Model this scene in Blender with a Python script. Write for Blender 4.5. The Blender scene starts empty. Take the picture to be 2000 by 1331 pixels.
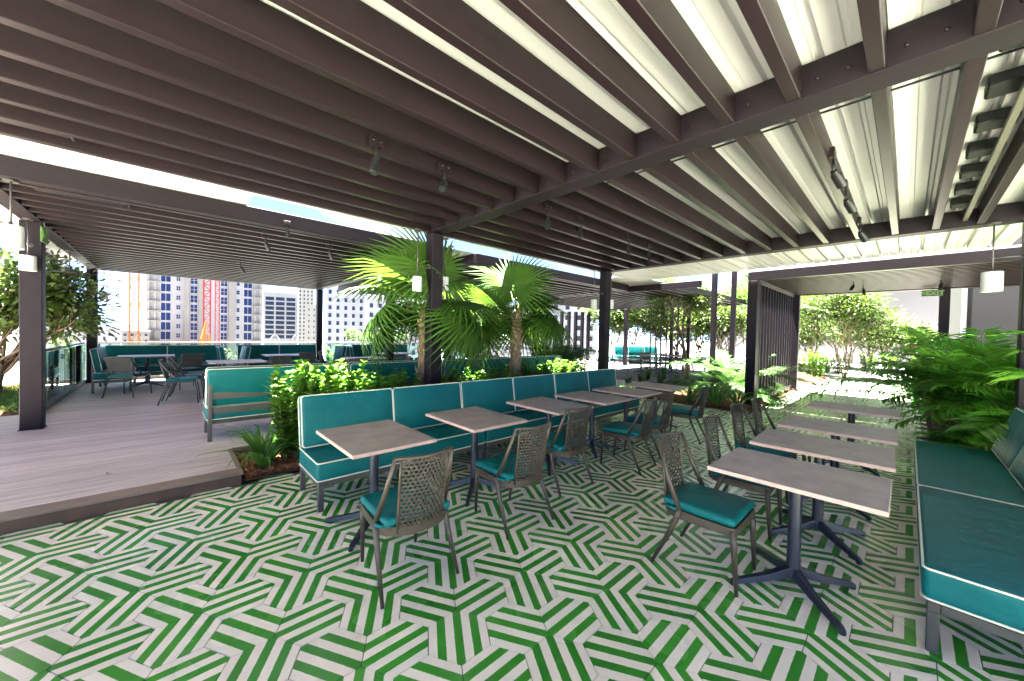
import bpy, math, random
from mathutils import Vector, Matrix
R_ = math.radians
random.seed(7)
scene = bpy.context.scene
COL = scene.collection

# ------------------------------------------------------------------ camera
CAM_H = 1.6
YAW, PITCH, ROLL, FPX = 0.819842, -0.01778, 0.021928, 721.56     # measured from the tiles, beams and posts
FW = Vector((math.cos(YAW)*math.cos(PITCH), math.sin(YAW)*math.cos(PITCH), math.sin(PITCH)))
_r = Vector((math.sin(YAW), -math.cos(YAW), 0)); _u = _r.cross(FW)
RT = _r*math.cos(ROLL)+_u*math.sin(ROLL); UP = -_r*math.sin(ROLL)+_u*math.cos(ROLL)
cd = bpy.data.cameras.new('camera'); cam = bpy.data.objects.new('camera', cd); COL.objects.link(cam)
cd.sensor_width = 36; cd.lens = 36*FPX/2000; cd.clip_start = .05; cd.clip_end = 6000
cam.matrix_world = Matrix(((RT.x, UP.x, -FW.x, 0), (RT.y, UP.y, -FW.y, 0), (RT.z, UP.z, -FW.z, CAM_H), (0, 0, 0, 1)))
scene.camera = cam

# ------------------------------------------------------------------ sky, sun, exposure
SUN_AZ = Vector((-.30, .95)).normalized(); SUN_EL = R_(78)
w = bpy.data.worlds.new('World'); scene.world = w; w.use_nodes = True
nt = w.node_tree; nt.nodes.clear()
def N(t, **k):
    n = nt.nodes.new(t)
    for a, b in k.items(): setattr(n, a, b)
    return n
out = N('ShaderNodeOutputWorld'); bg = N('ShaderNodeBackground'); bg.inputs[1].default_value = .05
sky = N('ShaderNodeTexSky', sky_type='NISHITA', sun_disc=False, sun_elevation=SUN_EL, sun_rotation=math.atan2(SUN_AZ.x, SUN_AZ.y))
sky.air_density = .16; sky.dust_density = .03; sky.ozone_density = 1.0; sky.altitude = 800
tc = N('ShaderNodeTexCoord'); sep = N('ShaderNodeSeparateXYZ'); nt.links.new(tc.outputs['Generated'], sep.inputs[0])
add = N('ShaderNodeMath', operation='ADD'); add.inputs[1].default_value = .22; nt.links.new(sep.outputs[2], add.inputs[0])
dv = N('ShaderNodeVectorMath', operation='DIVIDE'); cmb = N('ShaderNodeCombineXYZ')
for i in range(3): nt.links.new(add.outputs[0], cmb.inputs[i])
nt.links.new(tc.outputs['Generated'], dv.inputs[0]); nt.links.new(cmb.outputs[0], dv.inputs[1])
noi = N('ShaderNodeTexNoise'); noi.inputs['Scale'].default_value = 1.25; noi.inputs['Detail'].default_value = 9; noi.inputs['Roughness'].default_value = .56
nt.links.new(dv.outputs[0], noi.inputs['Vector'])
rmp = N('ShaderNodeValToRGB'); rmp.color_ramp.elements[0].position = .50; rmp.color_ramp.elements[1].position = .63
nt.links.new(noi.outputs[0], rmp.inputs[0])
mx = N('ShaderNodeMixRGB'); mx.inputs[2].default_value = (1.15, 1.13, 1.10, 1)
nt.links.new(rmp.outputs[0], mx.inputs[0]); nt.links.new(sky.outputs[0], mx.inputs[1])
nt.links.new(mx.outputs[0], bg.inputs[0]); nt.links.new(bg.outputs[0], out.inputs[0])
sl = bpy.data.lights.new('sun', 'SUN'); sl.energy = 5.0; sl.angle = R_(.55); sl.color = (1, .955, .90)
so = bpy.data.objects.new('sun', sl); COL.objects.link(so); so.location = (0, -8, 30)
sdir = Vector((SUN_AZ.x*math.cos(SUN_EL), SUN_AZ.y*math.cos(SUN_EL), math.sin(SUN_EL)))
so.rotation_euler = sdir.to_track_quat('Z', 'Y').to_euler()
vs = scene.view_settings; vs.view_transform = 'Standard'; vs.look = 'None'; vs.exposure = 5.2; vs.gamma = 1; vs.use_curve_mapping = False
scene.cycles.use_denoising = True
scene.cycles.max_bounces = 8; scene.cycles.diffuse_bounces = 4; scene.cycles.glossy_bounces = 4; scene.cycles.transparent_max_bounces = 24
scene.cycles.sample_clamp_indirect = 6

# ------------------------------------------------------------------ helpers
def ray(x, y): return FW+RT*((x-1000)/FPX)-UP*((y-665.5)/FPX)
def at(x, y, d): return Vector((0, 0, CAM_H))+ray(x, y)*d            # point seen there at that depth
def atz(x, y, z):
    r = ray(x, y); return Vector((0, 0, CAM_H))+r*((z-CAM_H)/r.z)
def atu(x, y, u):
    r = ray(x, y); return Vector((0, 0, CAM_H))+r*(u/r.x)
def atv(x, y, v):
    r = ray(x, y); return Vector((0, 0, CAM_H))+r*(v/r.y)

def mat(name, col, rough=.5, metal=0, var=0, scale=8, bump=0, bscale=60, spec=.5, col2=None, stretch=None, tint=0, translucent=0, coat=0, detail=4, orand=0, rvar=1.0):
    m = bpy.data.materials.new(name); m.use_nodes = True
    t = m.node_tree; b = t.nodes['Principled BSDF']; L = t.links.new
    b.inputs['Roughness'].default_value = rough; b.inputs['Metallic'].default_value = metal
    b.inputs['Specular IOR Level'].default_value = spec; b.inputs['Coat Weight'].default_value = coat
    b.inputs['Base Color'].default_value = (*col, 1)
    src = None
    co = t.nodes.new('ShaderNodeTexCoord').outputs['Object']
    if orand:
        geo = t.nodes.new('ShaderNodeObjectInfo'); av = t.nodes.new('ShaderNodeVectorMath'); av.operation = 'ADD'
        sc = t.nodes.new('ShaderNodeMath'); sc.operation = 'MULTIPLY'; sc.inputs[1].default_value = 37; L(geo.outputs['Random'], sc.inputs[0])
        L(co, av.inputs[0]); L(sc.outputs[0], av.inputs[1]); co = av.outputs[0]
    if stretch:
        mp = t.nodes.new('ShaderNodeMapping'); mp.inputs['Scale'].default_value = stretch; L(co, mp.inputs[0]); co = mp.outputs[0]
    if var or col2:
        n = t.nodes.new('ShaderNodeTexNoise'); n.inputs['Scale'].default_value = scale; n.inputs['Detail'].default_value = detail
        L(co, n.inputs['Vector'])
        r = t.nodes.new('ShaderNodeValToRGB'); r.color_ramp.elements[0].position = .3; r.color_ramp.elements[1].position = .7
        c2 = col2 if col2 else tuple(min(1, c*(1+var)) for c in col)
        c1 = col if col2 else tuple(c*(1-var) for c in col)
        r.color_ramp.elements[0].color = (*c1, 1); r.color_ramp.elements[1].color = (*c2, 1)
        L(n.outputs[0], r.inputs[0]); src = r.outputs[0]
        rr = t.nodes.new('ShaderNodeMapRange'); rr.inputs[3].default_value = max(.02, rough-.07*rvar); rr.inputs[4].default_value = min(1, rough+.09*rvar)
        L(n.outputs[0], rr.inputs[0]); L(rr.outputs[0], b.inputs['Roughness'])
    def hsv(src, fac, amount, hue=0):
        h = t.nodes.new('ShaderNodeHueSaturation'); mr = t.nodes.new('ShaderNodeMapRange')
        mr.inputs[3].default_value = 1-amount; mr.inputs[4].default_value = 1+amount
        L(fac, mr.inputs[0]); L(mr.outputs[0], h.inputs['Value'])
        if hue:
            mh = t.nodes.new('ShaderNodeMapRange'); mh.inputs[3].default_value = .5-hue; mh.inputs[4].default_value = .5+hue
            L(fac, mh.inputs[0]); L(mh.outputs[0], h.inputs['Hue'])
        if src: L(src, h.inputs['Color'])
        else: h.inputs['Color'].default_value = (*col, 1)
        return h.outputs[0]
    if tint:
        a = t.nodes.new('ShaderNodeAttribute'); a.attribute_name = 'tint'
        src = hsv(src, a.outputs['Fac'], tint, .018)
    if orand:
        src = hsv(src, geo.outputs['Random'], orand)
    if src: L(src, b.inputs['Base Color'])
    if bump:
        n2 = t.nodes.new('ShaderNodeTexNoise'); n2.inputs['Scale'].default_value = bscale; n2.inputs['Detail'].default_value = 5; L(co, n2.inputs['Vector'])
        bp = t.nodes.new('ShaderNodeBump'); bp.inputs['Strength'].default_value = bump; bp.inputs['Distance'].default_value = .01
        L(n2.outputs[0], bp.inputs['Height']); L(bp.outputs[0], b.inputs['Normal'])
    if translucent:
        tr = t.nodes.new('ShaderNodeBsdfTranslucent'); ms = t.nodes.new('ShaderNodeMixShader'); ms.inputs[0].default_value = translucent
        hs = t.nodes.new('ShaderNodeHueSaturation'); hs.inputs['Value'].default_value = 1.5; hs.inputs['Hue'].default_value = .48
        if src: L(src, hs.inputs['Color'])
        else: hs.inputs['Color'].default_value = (*col, 1)
        L(hs.outputs[0], tr.inputs[0]); L(b.outputs[0], ms.inputs[1]); L(tr.outputs[0], ms.inputs[2])
        L(ms.outputs[0], t.nodes['Material Output'].inputs[0])
    return m

def creases(m, s1=5, k1=.35):
    t = m.node_tree; b = t.nodes['Principled BSDF']; old = b.inputs['Normal'].links[0].from_node if b.inputs['Normal'].links else None
    n = t.nodes.new('ShaderNodeTexNoise'); n.inputs['Scale'].default_value = s1; n.inputs['Detail'].default_value = 2.5; n.inputs['Distortion'].default_value = .6
    co = t.nodes.new('ShaderNodeTexCoord'); oi = t.nodes.new('ShaderNodeObjectInfo'); a = t.nodes.new('ShaderNodeVectorMath'); a.operation = 'ADD'; mm = t.nodes.new('ShaderNodeMath'); mm.operation = 'MULTIPLY'; mm.inputs[1].default_value = 51
    t.links.new(oi.outputs['Random'], mm.inputs[0]); t.links.new(co.outputs['Object'], a.inputs[0]); t.links.new(mm.outputs[0], a.inputs[1]); t.links.new(a.outputs[0], n.inputs['Vector'])
    bp = t.nodes.new('ShaderNodeBump'); bp.inputs['Strength'].default_value = k1; bp.inputs['Distance'].default_value = .05; t.links.new(n.outputs[0], bp.inputs['Height'])
    if old: t.links.new(old.outputs[0], bp.inputs['Normal'])
    t.links.new(bp.outputs[0], b.inputs['Normal'])

def glassmat(name, tint, refl=.1):
    m = bpy.data.materials.new(name); m.use_nodes = True; t = m.node_tree; t.nodes.remove(t.nodes['Principled BSDF'])
    tr = t.nodes.new('ShaderNodeBsdfTransparent'); tr.inputs[0].default_value = (*tint, 1)
    gl = t.nodes.new('ShaderNodeBsdfGlossy'); gl.inputs['Roughness'].default_value = .02; gl.inputs[0].default_value = (.9, .97, .95, 1)
    fr = t.nodes.new('ShaderNodeFresnel'); fr.inputs[0].default_value = 1.45
    ms = t.nodes.new('ShaderNodeMixShader'); t.links.new(fr.outputs[0], ms.inputs[0]); t.links.new(tr.outputs[0], ms.inputs[1]); t.links.new(gl.outputs[0], ms.inputs[2])
    t.links.new(ms.outputs[0], t.nodes['Material Output'].inputs[0]); return m

M = dict(
    beam=mat('beam_paint', (.0090, .0046, .0064), .38, var=.10, scale=2, stretch=(.4, 3, 3), bump=.05, bscale=40, orand=.10, spec=.22, rvar=.25),
    post=mat('post_paint', (.0080, .0050, .0078), .5, spec=.14, rvar=.4, var=.08, scale=2, bump=.04, bscale=30),
    steel=mat('roof_sheet', (.50, .46, .50), .42, metal=.0, var=.06, scale=1.5, stretch=(.3, 6, 1)),
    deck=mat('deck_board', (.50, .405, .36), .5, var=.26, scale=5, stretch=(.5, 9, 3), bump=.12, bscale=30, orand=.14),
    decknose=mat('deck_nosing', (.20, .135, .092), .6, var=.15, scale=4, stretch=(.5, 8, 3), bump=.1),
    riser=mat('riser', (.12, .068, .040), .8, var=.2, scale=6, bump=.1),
    slab=mat('slab_concrete', (.46, .44, .41), .8, var=.1, scale=3, bump=.1),
    paving=mat('paving_stone', (.13, .125, .118), .75, var=.15, scale=1.5, bump=.1),
    grout=mat('grout', (.11, .085, .065), .85, var=.1, scale=9),
    teal=mat('teal_vinyl', (.000, .110, .112), .48, var=.12, scale=3, bump=.10, bscale=220, spec=.22, orand=.05),
    piping=mat('cream_piping', (.70, .66, .52), .6),
    bframe=mat('bench_frame', (.075, .066, .058), .42, var=.1, scale=5, metal=.1),
    bronze=mat('bronze_tube', (.060, .043, .029), .42, metal=.15, var=.10, scale=9),
    weave=mat('woven_bronze', (.044, .032, .021), .55, var=.18, scale=30, bump=.2, bscale=200),
    rope=mat('rope_brown', (.075, .06, .05), .7, var=.2, scale=40, bump=.3, bscale=200),
    ttop=mat('table_stone', (.28, .215, .195), .5, col2=(.40, .325, .295), scale=7, bump=.05, bscale=60, orand=.05, detail=7),
    tedge=mat('table_edge', (.48, .31, .27), .5, var=.12, scale=20),
    navy=mat('pedestal_navy', (.016, .018, .032), .33, var=.15, scale=8, bump=.05, bscale=150),
    palet=mat('pale_table', (.55, .50, .48), .4, var=.06, scale=6),
    black=mat('black_metal', (.006, .006, .007), .45, spec=.25),
    shade=mat('lamp_shade_white', (.42, .42, .41), .6, var=.03, scale=4),
    rod=mat('lamp_rod', (.06, .055, .055), .4, metal=.5),
    signg=mat('exit_sign_panel', (.035, .09, .006), .35),
    signd=mat('exit_sign_dark', (.02, .045, .015), .35),
    lime=mat('exit_letter', (.10, .22, .03), .4),
    mulch=mat('mulch_soil', (.13, .050, .020), .9, var=.4, scale=25, bump=.8, bscale=40),
    chip=mat('mulch_chip', (.26, .105, .042), .85, var=.4, scale=30, tint=.5),
    hedge=mat('hedge_leaf', (.080, .195, .016), .36, tint=.5, translucent=.40, spec=.5),
    fan=mat('fan_leaf', (.045, .105, .012), .55, spec=.25, tint=.5, translucent=.30, var=.12, scale=4),
    areca=mat('areca_leaf', (.085, .25, .020), .38, tint=.45, translucent=.35),
    strap=mat('strap_leaf', (.060, .165, .022), .4, tint=.35, translucent=.3, var=.12, scale=5),
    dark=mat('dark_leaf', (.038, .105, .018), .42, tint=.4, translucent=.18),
    olive=mat('olive_leaf', (.050, .090, .014), .45, tint=.45, translucent=.3),
    yellow=mat('yellow_leaf', (.036, .068, .008), .45, tint=.4, translucent=.35),
    far=mat('far_leaf', (.055, .115, .02), .6, tint=.4, translucent=.2),
    grass=mat('grass_blade', (.10, .19, .03), .6, tint=.45, translucent=.3),
    dryleaf=mat('dry_leaf', (.22, .13, .05), .7, tint=.4, translucent=.2),
    trunk=mat('palm_fibre', (.24, .15, .085), .85, var=.4, scale=14, stretch=(3, 3, .8), bump=.7, bscale=40),
    fibre=mat('palm_boot', (.36, .235, .145), .8, var=.3, scale=20, tint=.4),
    bark=mat('bark', (.105, .072, .045), .85, var=.35, scale=16, bump=.5, bscale=60),
    stem=mat('green_stem', (.12, .17, .04), .55, var=.2, scale=10),
    wood=mat('stake_wood', (.24, .16, .10), .7, var=.2, scale=12, stretch=(1, 1, .2)),
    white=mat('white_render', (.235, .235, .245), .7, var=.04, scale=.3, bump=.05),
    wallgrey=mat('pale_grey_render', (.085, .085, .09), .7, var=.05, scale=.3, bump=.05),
    cream=mat('cream_render', (.22, .21, .195), .75, var=.05, scale=.3),
    conc=mat('raw_concrete', (.19, .182, .175), .85, var=.12, scale=.25),
    dkwall=mat('dark_cladding', (.0065, .0063, .0068), .6, var=.08, scale=1.2, bump=.05),
    wfrm=mat('window_frame_white', (.29, .30, .32), .5),
    blue=mat('blue_glass', (.001, .012, .075), .35, var=.4, scale=.25, spec=.2),
    navyg=mat('navy_glass', (.004, .012, .036), .3, var=.35, scale=.2, spec=.25),
    dkglass=mat('dark_glass', (.008, .010, .014), .3, spec=.3),
    craney=mat('crane_yellow', (.30, .095, .004), .5, var=.1, scale=.5),
    craner=mat('hoist_red', (.24, .006, .012), .5, var=.15, scale=.5),
    city=mat('city_ground', (.13, .135, .12), .9, var=.3, scale=.02),
    red=mat('roof_tile_red', (.32, .09, .05), .8),
    glass=glassmat('railing_glass', (.80, .945, .925)),
)

creases(M['teal'])
class MB:
    def __init__(s): s.v = []; s.f = []; s.mi = []; s.t = []; s.uv = None
    def av(s, pts, tint=.5):
        i = len(s.v); s.v += [tuple(p) for p in pts]; s.t += [tint]*len(pts); return i
    def face(s, idx, mi=0): s.f.append(tuple(idx)); s.mi.append(mi)
    def quad(s, a, b, c, d, mi=0, tint=.5):
        i = s.av((a, b, c, d), tint); s.face((i, i+1, i+2, i+3), mi)
    def box(s, x0, x1, y0, y1, z0, z1, mi=0, mtx=None):
        P = [(x0, y0, z0), (x1, y0, z0), (x1, y1, z0), (x0, y1, z0), (x0, y0, z1), (x1, y0, z1), (x1, y1, z1), (x0, y1, z1)]
        if mtx: P = [mtx @ Vector(p) for p in P]
        i = s.av(P)
        for q in ((3, 2, 1, 0), (4, 5, 6, 7), (0, 1, 5, 4), (1, 2, 6, 5), (2, 3, 7, 6), (3, 0, 4, 7)): s.face([i+k for k in q], mi)
        return s
    def bbox(s, x0, x1, y0, y1, z0, z1, b=.006, mi=0):                # box with chamfered long edges (all twelve edges cut)
        xs = (x0, x0+b, x1-b, x1); ys = (y0, y0+b, y1-b, y1); zs = (z0, z0+b, z1-b, z1)
        d = {}
        def vid(p):
            if p not in d: d[p] = s.av([p])
            return d[p]
        def F(*pts): s.face([vid(p) for p in pts], mi)
        a0, a1, a2, a3 = xs; b0, b1, b2, b3 = ys; c0, c1, c2, c3 = zs
        F((a1, b1, c0), (a1, b2, c0), (a2, b2, c0), (a2, b1, c0)); F((a1, b1, c3), (a2, b1, c3), (a2, b2, c3), (a1, b2, c3))
        F((a1, b0, c1), (a2, b0, c1), (a2, b0, c2), (a1, b0, c2)); F((a1, b3, c1), (a1, b3, c2), (a2, b3, c2), (a2, b3, c1))
        F((a0, b1, c1), (a0, b1, c2), (a0, b2, c2), (a0, b2, c1)); F((a3, b1, c1), (a3, b2, c1), (a3, b2, c2), (a3, b1, c2))
        for (yy, y_) in ((b0, b1), (b3, b2)):
            F((a1, yy, c1), (a1, y_, c0), (a2, y_, c0), (a2, yy, c1)); F((a1, yy, c2), (a2, yy, c2), (a2, y_, c3), (a1, y_, c3))
        for (xx, x_) in ((a0, a1), (a3, a2)):
            F((xx, b1, c1), (xx, b2, c1), (x_, b2, c0), (x_, b1, c0)); F((xx, b1, c2), (x_, b1, c3), (x_, b2, c3), (xx, b2, c2))
            for (yy, y_) in ((b0, b1), (b3, b2)):
                F((xx, y_, c1), (x_, yy, c1), (x_, yy, c2), (xx, y_, c2))
                F((xx, y_, c1), (x_, y_, c0), (x_, yy, c1)); F((xx, y_, c2), (x_, yy, c2), (x_, y_, c3))
        return s
    def tube(s, pts, rad, n=8, closed=False, mi=0, cap=True, sq=None):
        pts = [Vector(p) for p in pts]; k = len(pts)
        if not isinstance(rad, (list, tuple)): rad = [rad]*k
        rings = []; ref = None
        for i, p in enumerate(pts):
            a = pts[(i-1) % k] if (closed or i > 0) else p; b = pts[(i+1) % k] if (closed or i < k-1) else p
            d = (b-a).normalized()
            if ref is None: ref = Vector((0, 0, 1)) if abs(d.z) < .9 else Vector((1, 0, 0))
            x = d.cross(ref).normalized(); y = x.cross(d).normalized(); ref = y
            rings.append(s.av([p+(x*math.cos(2*math.pi*(j+.5)/n)+y*math.sin(2*math.pi*(j+.5)/n))*rad[i] for j in range(n)]))
        for i in range(k if closed else k-1):
            A, B = rings[i], rings[(i+1) % k]
            for j in range(n): s.face((A+j, A+(j+1) % n, B+(j+1) % n, B+j), mi)
        if cap and not closed:
            s.face([rings[0]+j for j in reversed(range(n))], mi); s.face([rings[-1]+j for j in range(n)], mi)
        return s
    def lathe(s, prof, n=20, c=(0, 0, 0), mi=0):
        rings = [s.av([(c[0]+r*math.cos(2*math.pi*j/n), c[1]+r*math.sin(2*math.pi*j/n), c[2]+z) for j in range(n)]) for r, z in prof]
        for A, B in zip(rings, rings[1:]):
            for j in range(n): s.face((A+j, A+(j+1) % n, B+(j+1) % n, B+j), mi)
        return s
    def leaf(s, p, d, nrm, L, W, droop=0, tint=None, mi=0):
        tint = random.random() if tint is None else tint
        p = Vector(p); d = Vector(d).normalized(); sd = d.cross(nrm)
        sd = sd.normalized() if sd.length > 1e-4 else d.orthogonal().normalized()
        q1 = p+d*L*.32+Vector((0, 0, -droop*L*.10)); q2 = p+d*L*.68+Vector((0, 0, -droop*L*.42)); q3 = p+d*L+Vector((0, 0, -droop*L))
        i = s.av((p, q1-sd*W*.42, q1+sd*W*.42, q2-sd*W*.40, q2+sd*W*.40, q3), tint)
        s.face((i, i+2, i+1), mi); s.face((i+1, i+2, i+4, i+3), mi); s.face((i+3, i+4, i+5), mi)
    def leaf2(s, p, d, nrm, L, W, tint=None):
        tint = random.random() if tint is None else tint
        p = Vector(p); d = Vector(d).normalized(); sd = d.cross(nrm)
        sd = sd.normalized() if sd.length > 1e-4 else d.orthogonal().normalized()
        m = p+d*L*.5; i = s.av((p, m+sd*W*.5, p+d*L, m-sd*W*.5), tint); s.face((i, i+1, i+2, i+3))
    def mesh(s, name, mats, smooth=False):
        me = bpy.data.meshes.new(name); me.from_pydata(s.v, [], s.f)
        for m in (mats if isinstance(mats, (list, tuple)) else [mats]): me.materials.append(M[m] if isinstance(m, str) else m)
        if any(s.mi): me.polygons.foreach_set('material_index', s.mi)
        if smooth: me.polygons.foreach_set('use_smooth', [True]*len(s.f))
        a = me.attributes.new('tint', 'FLOAT', 'POINT'); a.data.foreach_set('value', s.t)
        if s.uv:
            l = me.uv_layers.new(name='UVMap'); l.data.foreach_set('uv', s.uv)
        me.update(); return me
    def build(s, name, mats, parent=None, smooth=False, loc=None, rotz=0): return ob(name, s.mesh(name, mats, smooth), parent, loc, rotz)

def ob(name, me, parent=None, loc=None, rotz=0):
    o = bpy.data.objects.new(name, me); COL.objects.link(o)
    if parent: o.parent = parent
    if loc is not None: o.location = loc
    if rotz: o.rotation_euler = (0, 0, rotz)
    return o
def tag(o, label=None, cat=None, group=None, kind=None):
    if label: o['label'] = label
    if cat: o['category'] = cat
    if group: o['group'] = group
    if kind: o['kind'] = kind
    return o
def thing(name, label, cat, loc=(0, 0, 0), rotz=0, group=None):
    return tag(ob(name, None, None, loc, rotz), label, cat, group)
def copy_tree(o, parent=None):
    c = o.copy(); COL.objects.link(c); c.parent = parent
    for ch in list(o.children): copy_tree(ch, c)
    return c
def dup(o, loc, rotz, label, group=None):
    c = copy_tree(o); c.location = loc; c.rotation_euler = (0, 0, rotz); c['label'] = label
    if group: c['group'] = group
    return c
def autosmooth(o, ang=35):
    me = o.data; me.polygons.foreach_set('use_smooth', [True]*len(me.polygons))
    try: me.set_sharp_from_angle(angle=R_(ang))
    except Exception: pass
    return o

# ================================================================== STRUCTURE
DZ = .14                                             # deck height above the tiled floor
g = MB(); g.quad((-3000, -3000, -21), (3000, -3000, -21), (3000, 3000, -21), (-3000, 3000, -21))
tag(g.build('ground', 'city'), 'city ground far below the roof terrace', kind='structure')
g = MB(); g.box(-18, 40, -14, 14.6, -.8, -.06)
tag(g.build('terrace_slab', 'slab'), 'concrete slab carrying the roof terrace', kind='structure')

# ---- tiled floor: hexagonal cement tiles, three directions of stripes
TL = .5402; TW = TL/math.sqrt(3); TS = TW/math.sqrt(3)
def stripe_mat():
    m = bpy.data.materials.new('striped_cement_tile'); m.use_nodes = True; t = m.node_tree; L = t.links.new; b = t.nodes['Principled BSDF']
    uv = t.nodes.new('ShaderNodeUVMap'); uv.uv_map = 'UVMap'; sp = t.nodes.new('ShaderNodeSeparateXYZ'); L(uv.outputs[0], sp.inputs[0])
    geo = t.nodes.new('ShaderNodeNewGeometry')
    def mth(op, a, bb=None, c=None):
        n = t.nodes.new('ShaderNodeMath'); n.operation = op
        for i, q in enumerate((a, bb, c)):
            if q is None: continue
            if isinstance(q, (int, float)): n.inputs[i].default_value = q
            else: L(q, n.inputs[i])
        return n.outputs[0]
    nz = t.nodes.new('ShaderNodeTexNoise'); nz.inputs['Scale'].default_value = 45; nz.inputs['Detail'].default_value = 3; L(geo.outputs['Position'], nz.inputs['Vector'])
    x7 = mth('MULTIPLY', mth('ADD', sp.outputs[0], mth('MULTIPLY', mth('SUBTRACT', nz.outputs[0], .5), .012)), 7.0)
    fr = mth('FLOORED_MODULO', x7, 2.0)
    tri = mth('ABSOLUTE', mth('SUBTRACT', fr, 1.0))             # 0 at white/green border... distance from the border at fr = 1
    d = mth('SUBTRACT', .5, mth('ABSOLUTE', mth('SUBTRACT', fr, 1.5)))   # >0 inside a green stripe
    mr = t.nodes.new('ShaderNodeMapRange'); mr.inputs[1].default_value = -.03; mr.inputs[2].default_value = .03; L(d, mr.inputs[0])
    n1 = t.nodes.new('ShaderNodeTexNoise'); n1.inputs['Scale'].default_value = 7; n1.inputs['Detail'].default_value = 6; L(geo.outputs['Position'], n1.inputs['Vector'])
    n3 = t.nodes.new('ShaderNodeTexNoise'); n3.inputs['Scale'].default_value = 1.1; n3.inputs['Detail'].default_value = 3; L(geo.outputs['Position'], n3.inputs['Vector'])
    wn = t.nodes.new('ShaderNodeTexWhiteNoise'); wn.noise_dimensions = '1D'; L(mth('FLOOR', sp.outputs[1]), wn.inputs['W'])
    def two(c1, c2, fac):
        r = t.nodes.new('ShaderNodeMixRGB'); r.inputs[1].default_value = (*c1, 1); r.inputs[2].default_value = (*c2, 1); L(fac, r.inputs[0]); return r.outputs[0]
    gm = mth('ADD', mth('MULTIPLY', n1.outputs[0], .75), mth('MULTIPLY', mth('SUBTRACT', wn.outputs[0], .5), .5))
    green = two((.022, .190, .018), (.060, .330, .032), gm)
    whi = two((.74, .65, .55), (.88, .80, .685), mth('ADD', mth('MULTIPLY', n1.outputs[0], .8), mth('MULTIPLY', mth('SUBTRACT', wn.outputs[0], .5), .4)))
    mixc = t.nodes.new('ShaderNodeMixRGB'); L(mr.outputs[0], mixc.inputs[0]); L(whi, mixc.inputs[1]); L(green, mixc.inputs[2])
    # scuffs and foot dirt
    n4 = t.nodes.new('ShaderNodeTexNoise'); n4.inputs['Scale'].default_value = 3.3; n4.inputs['Detail'].default_value = 8; n4.inputs['Roughness'].default_value = .7; L(geo.outputs['Position'], n4.inputs['Vector'])
    sr = t.nodes.new('ShaderNodeMapRange'); sr.inputs[1].default_value = .56; sr.inputs[2].default_value = .75; sr.inputs[4].default_value = .30; L(n4.outputs[0], sr.inputs[0])
    dirt = t.nodes.new('ShaderNodeMixRGB'); dirt.inputs[2].default_value = (.28, .25, .21, 1); L(sr.outputs[0], dirt.inputs[0]); L(mixc.outputs[0], dirt.inputs[1])
    L(dirt.outputs[0], b.inputs['Base Color'])
    rg = t.nodes.new('ShaderNodeMapRange'); rg.inputs[3].default_value = .16; rg.inputs[4].default_value = .38; L(n3.outputs[0], rg.inputs[0]); L(rg.outputs[0], b.inputs['Roughness'])
    b.inputs['Specular IOR Level'].default_value = .55
    bp = t.nodes.new('ShaderNodeBump'); bp.inputs['Strength'].default_value = .12; bp.inputs['Distance'].default_value = .004; L(n1.outputs[0], bp.inputs['Height']); L(bp.outputs[0], b.inputs['Normal'])
    return m
M['tile'] = stripe_mat()
floor = MB(); floor.quad((-12.2, -8.4, 0), (23, -8.4, 0), (23, 4.62, 0), (-12.2, 4.62, 0))
floor = tag(floor.build('tiled_floor', 'grout', loc=(0, 0, -.004)), 'terrace floor of green and white striped hexagonal cement tiles', kind='structure')
def tile_geo(mb, uvs, cx, cy, ang, tid):
    gap = .0024; r1 = TS-gap; r0 = TS-gap-.0014
    c, s_ = math.cos(ang), math.sin(ang)
    def P(r, k, z):
        a = math.pi/6+k*math.pi/3-math.pi/6    # first vertex on the stripe axis
        x, y = r*math.cos(a), r*math.sin(a)
        return (x, y, z)
    top = [P(r0, k, .0) for k in range(6)]; mid = [P(r1, k, -.0014) for k in range(6)]; bot = [P(r1, k, -.009) for k in range(6)]
    def X(p): return (cx+p[0]*c-p[1]*s_, cy+p[0]*s_+p[1]*c, p[2])
    i = mb.av([X(p) for p in top+mid+bot])
    U = [(p[1]/TW+.5, tid+.5) for p in top+mid+bot]
    fs = [tuple(range(6))]+[(6+k, 6+(k+1) % 6, (k+1) % 6, k) for k in range(6)]+[(12+k, 12+(k+1) % 6, 6+(k+1) % 6, 6+k) for k in range(6)]
    for f in fs:
        mb.face([i+q for q in f])
        for q in f: uvs += U[q]
    return mb
tile_me = []
for vnt in range(24):
    mb = MB(); uvs = []; tile_geo(mb, uvs, 0, 0, 0, vnt); mb.uv = uvs; tile_me.append(mb.mesh('tile', M['tile']))
# hexagon centres: lattice rows along u; colour class decides the stripe direction
tiles = []
a1 = Vector((TW*math.cos(R_(30)), TW*math.sin(R_(30)))); a2 = Vector((0, TW))
O = Vector((1.2201, 1.7296))+Vector((0, 0))
for i in range(-56, 110):
    for j in range(-90, 60):
        c = a1*i+a2*j
        cls = (i-j) % 3
        # three tiles meet at the converging vertex O; their axes all point at it
        p = O+c+Vector((TS, 0))
        inside = -12 < p.x < 9.0 and -8.2 < p.y < 4.62-.05
        path = 9.0 <= p.x < 22 and -.25 < p.y < 2.3
        if not (inside or path): continue
        tiles.append((p, cls))
def proj(p):
    q = Vector(p)-Vector((0, 0, CAM_H)); d = q.dot(FW)
    return (1000+FPX*q.dot(RT)/d, 665.5-FPX*q.dot(UP)/d, d) if d > .05 else (9e9, 9e9, 0)
vis = []; rest = []
for p, cls in tiles:
    x, y, d = proj((p.x, p.y, 0))
    (vis if (-60 < x < 2060 and y < 1400 and d > .3) else rest).append((d, p, cls))
vis.sort(key=lambda q: q[0])
rest += vis[296:]; vis = vis[:296]
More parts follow.
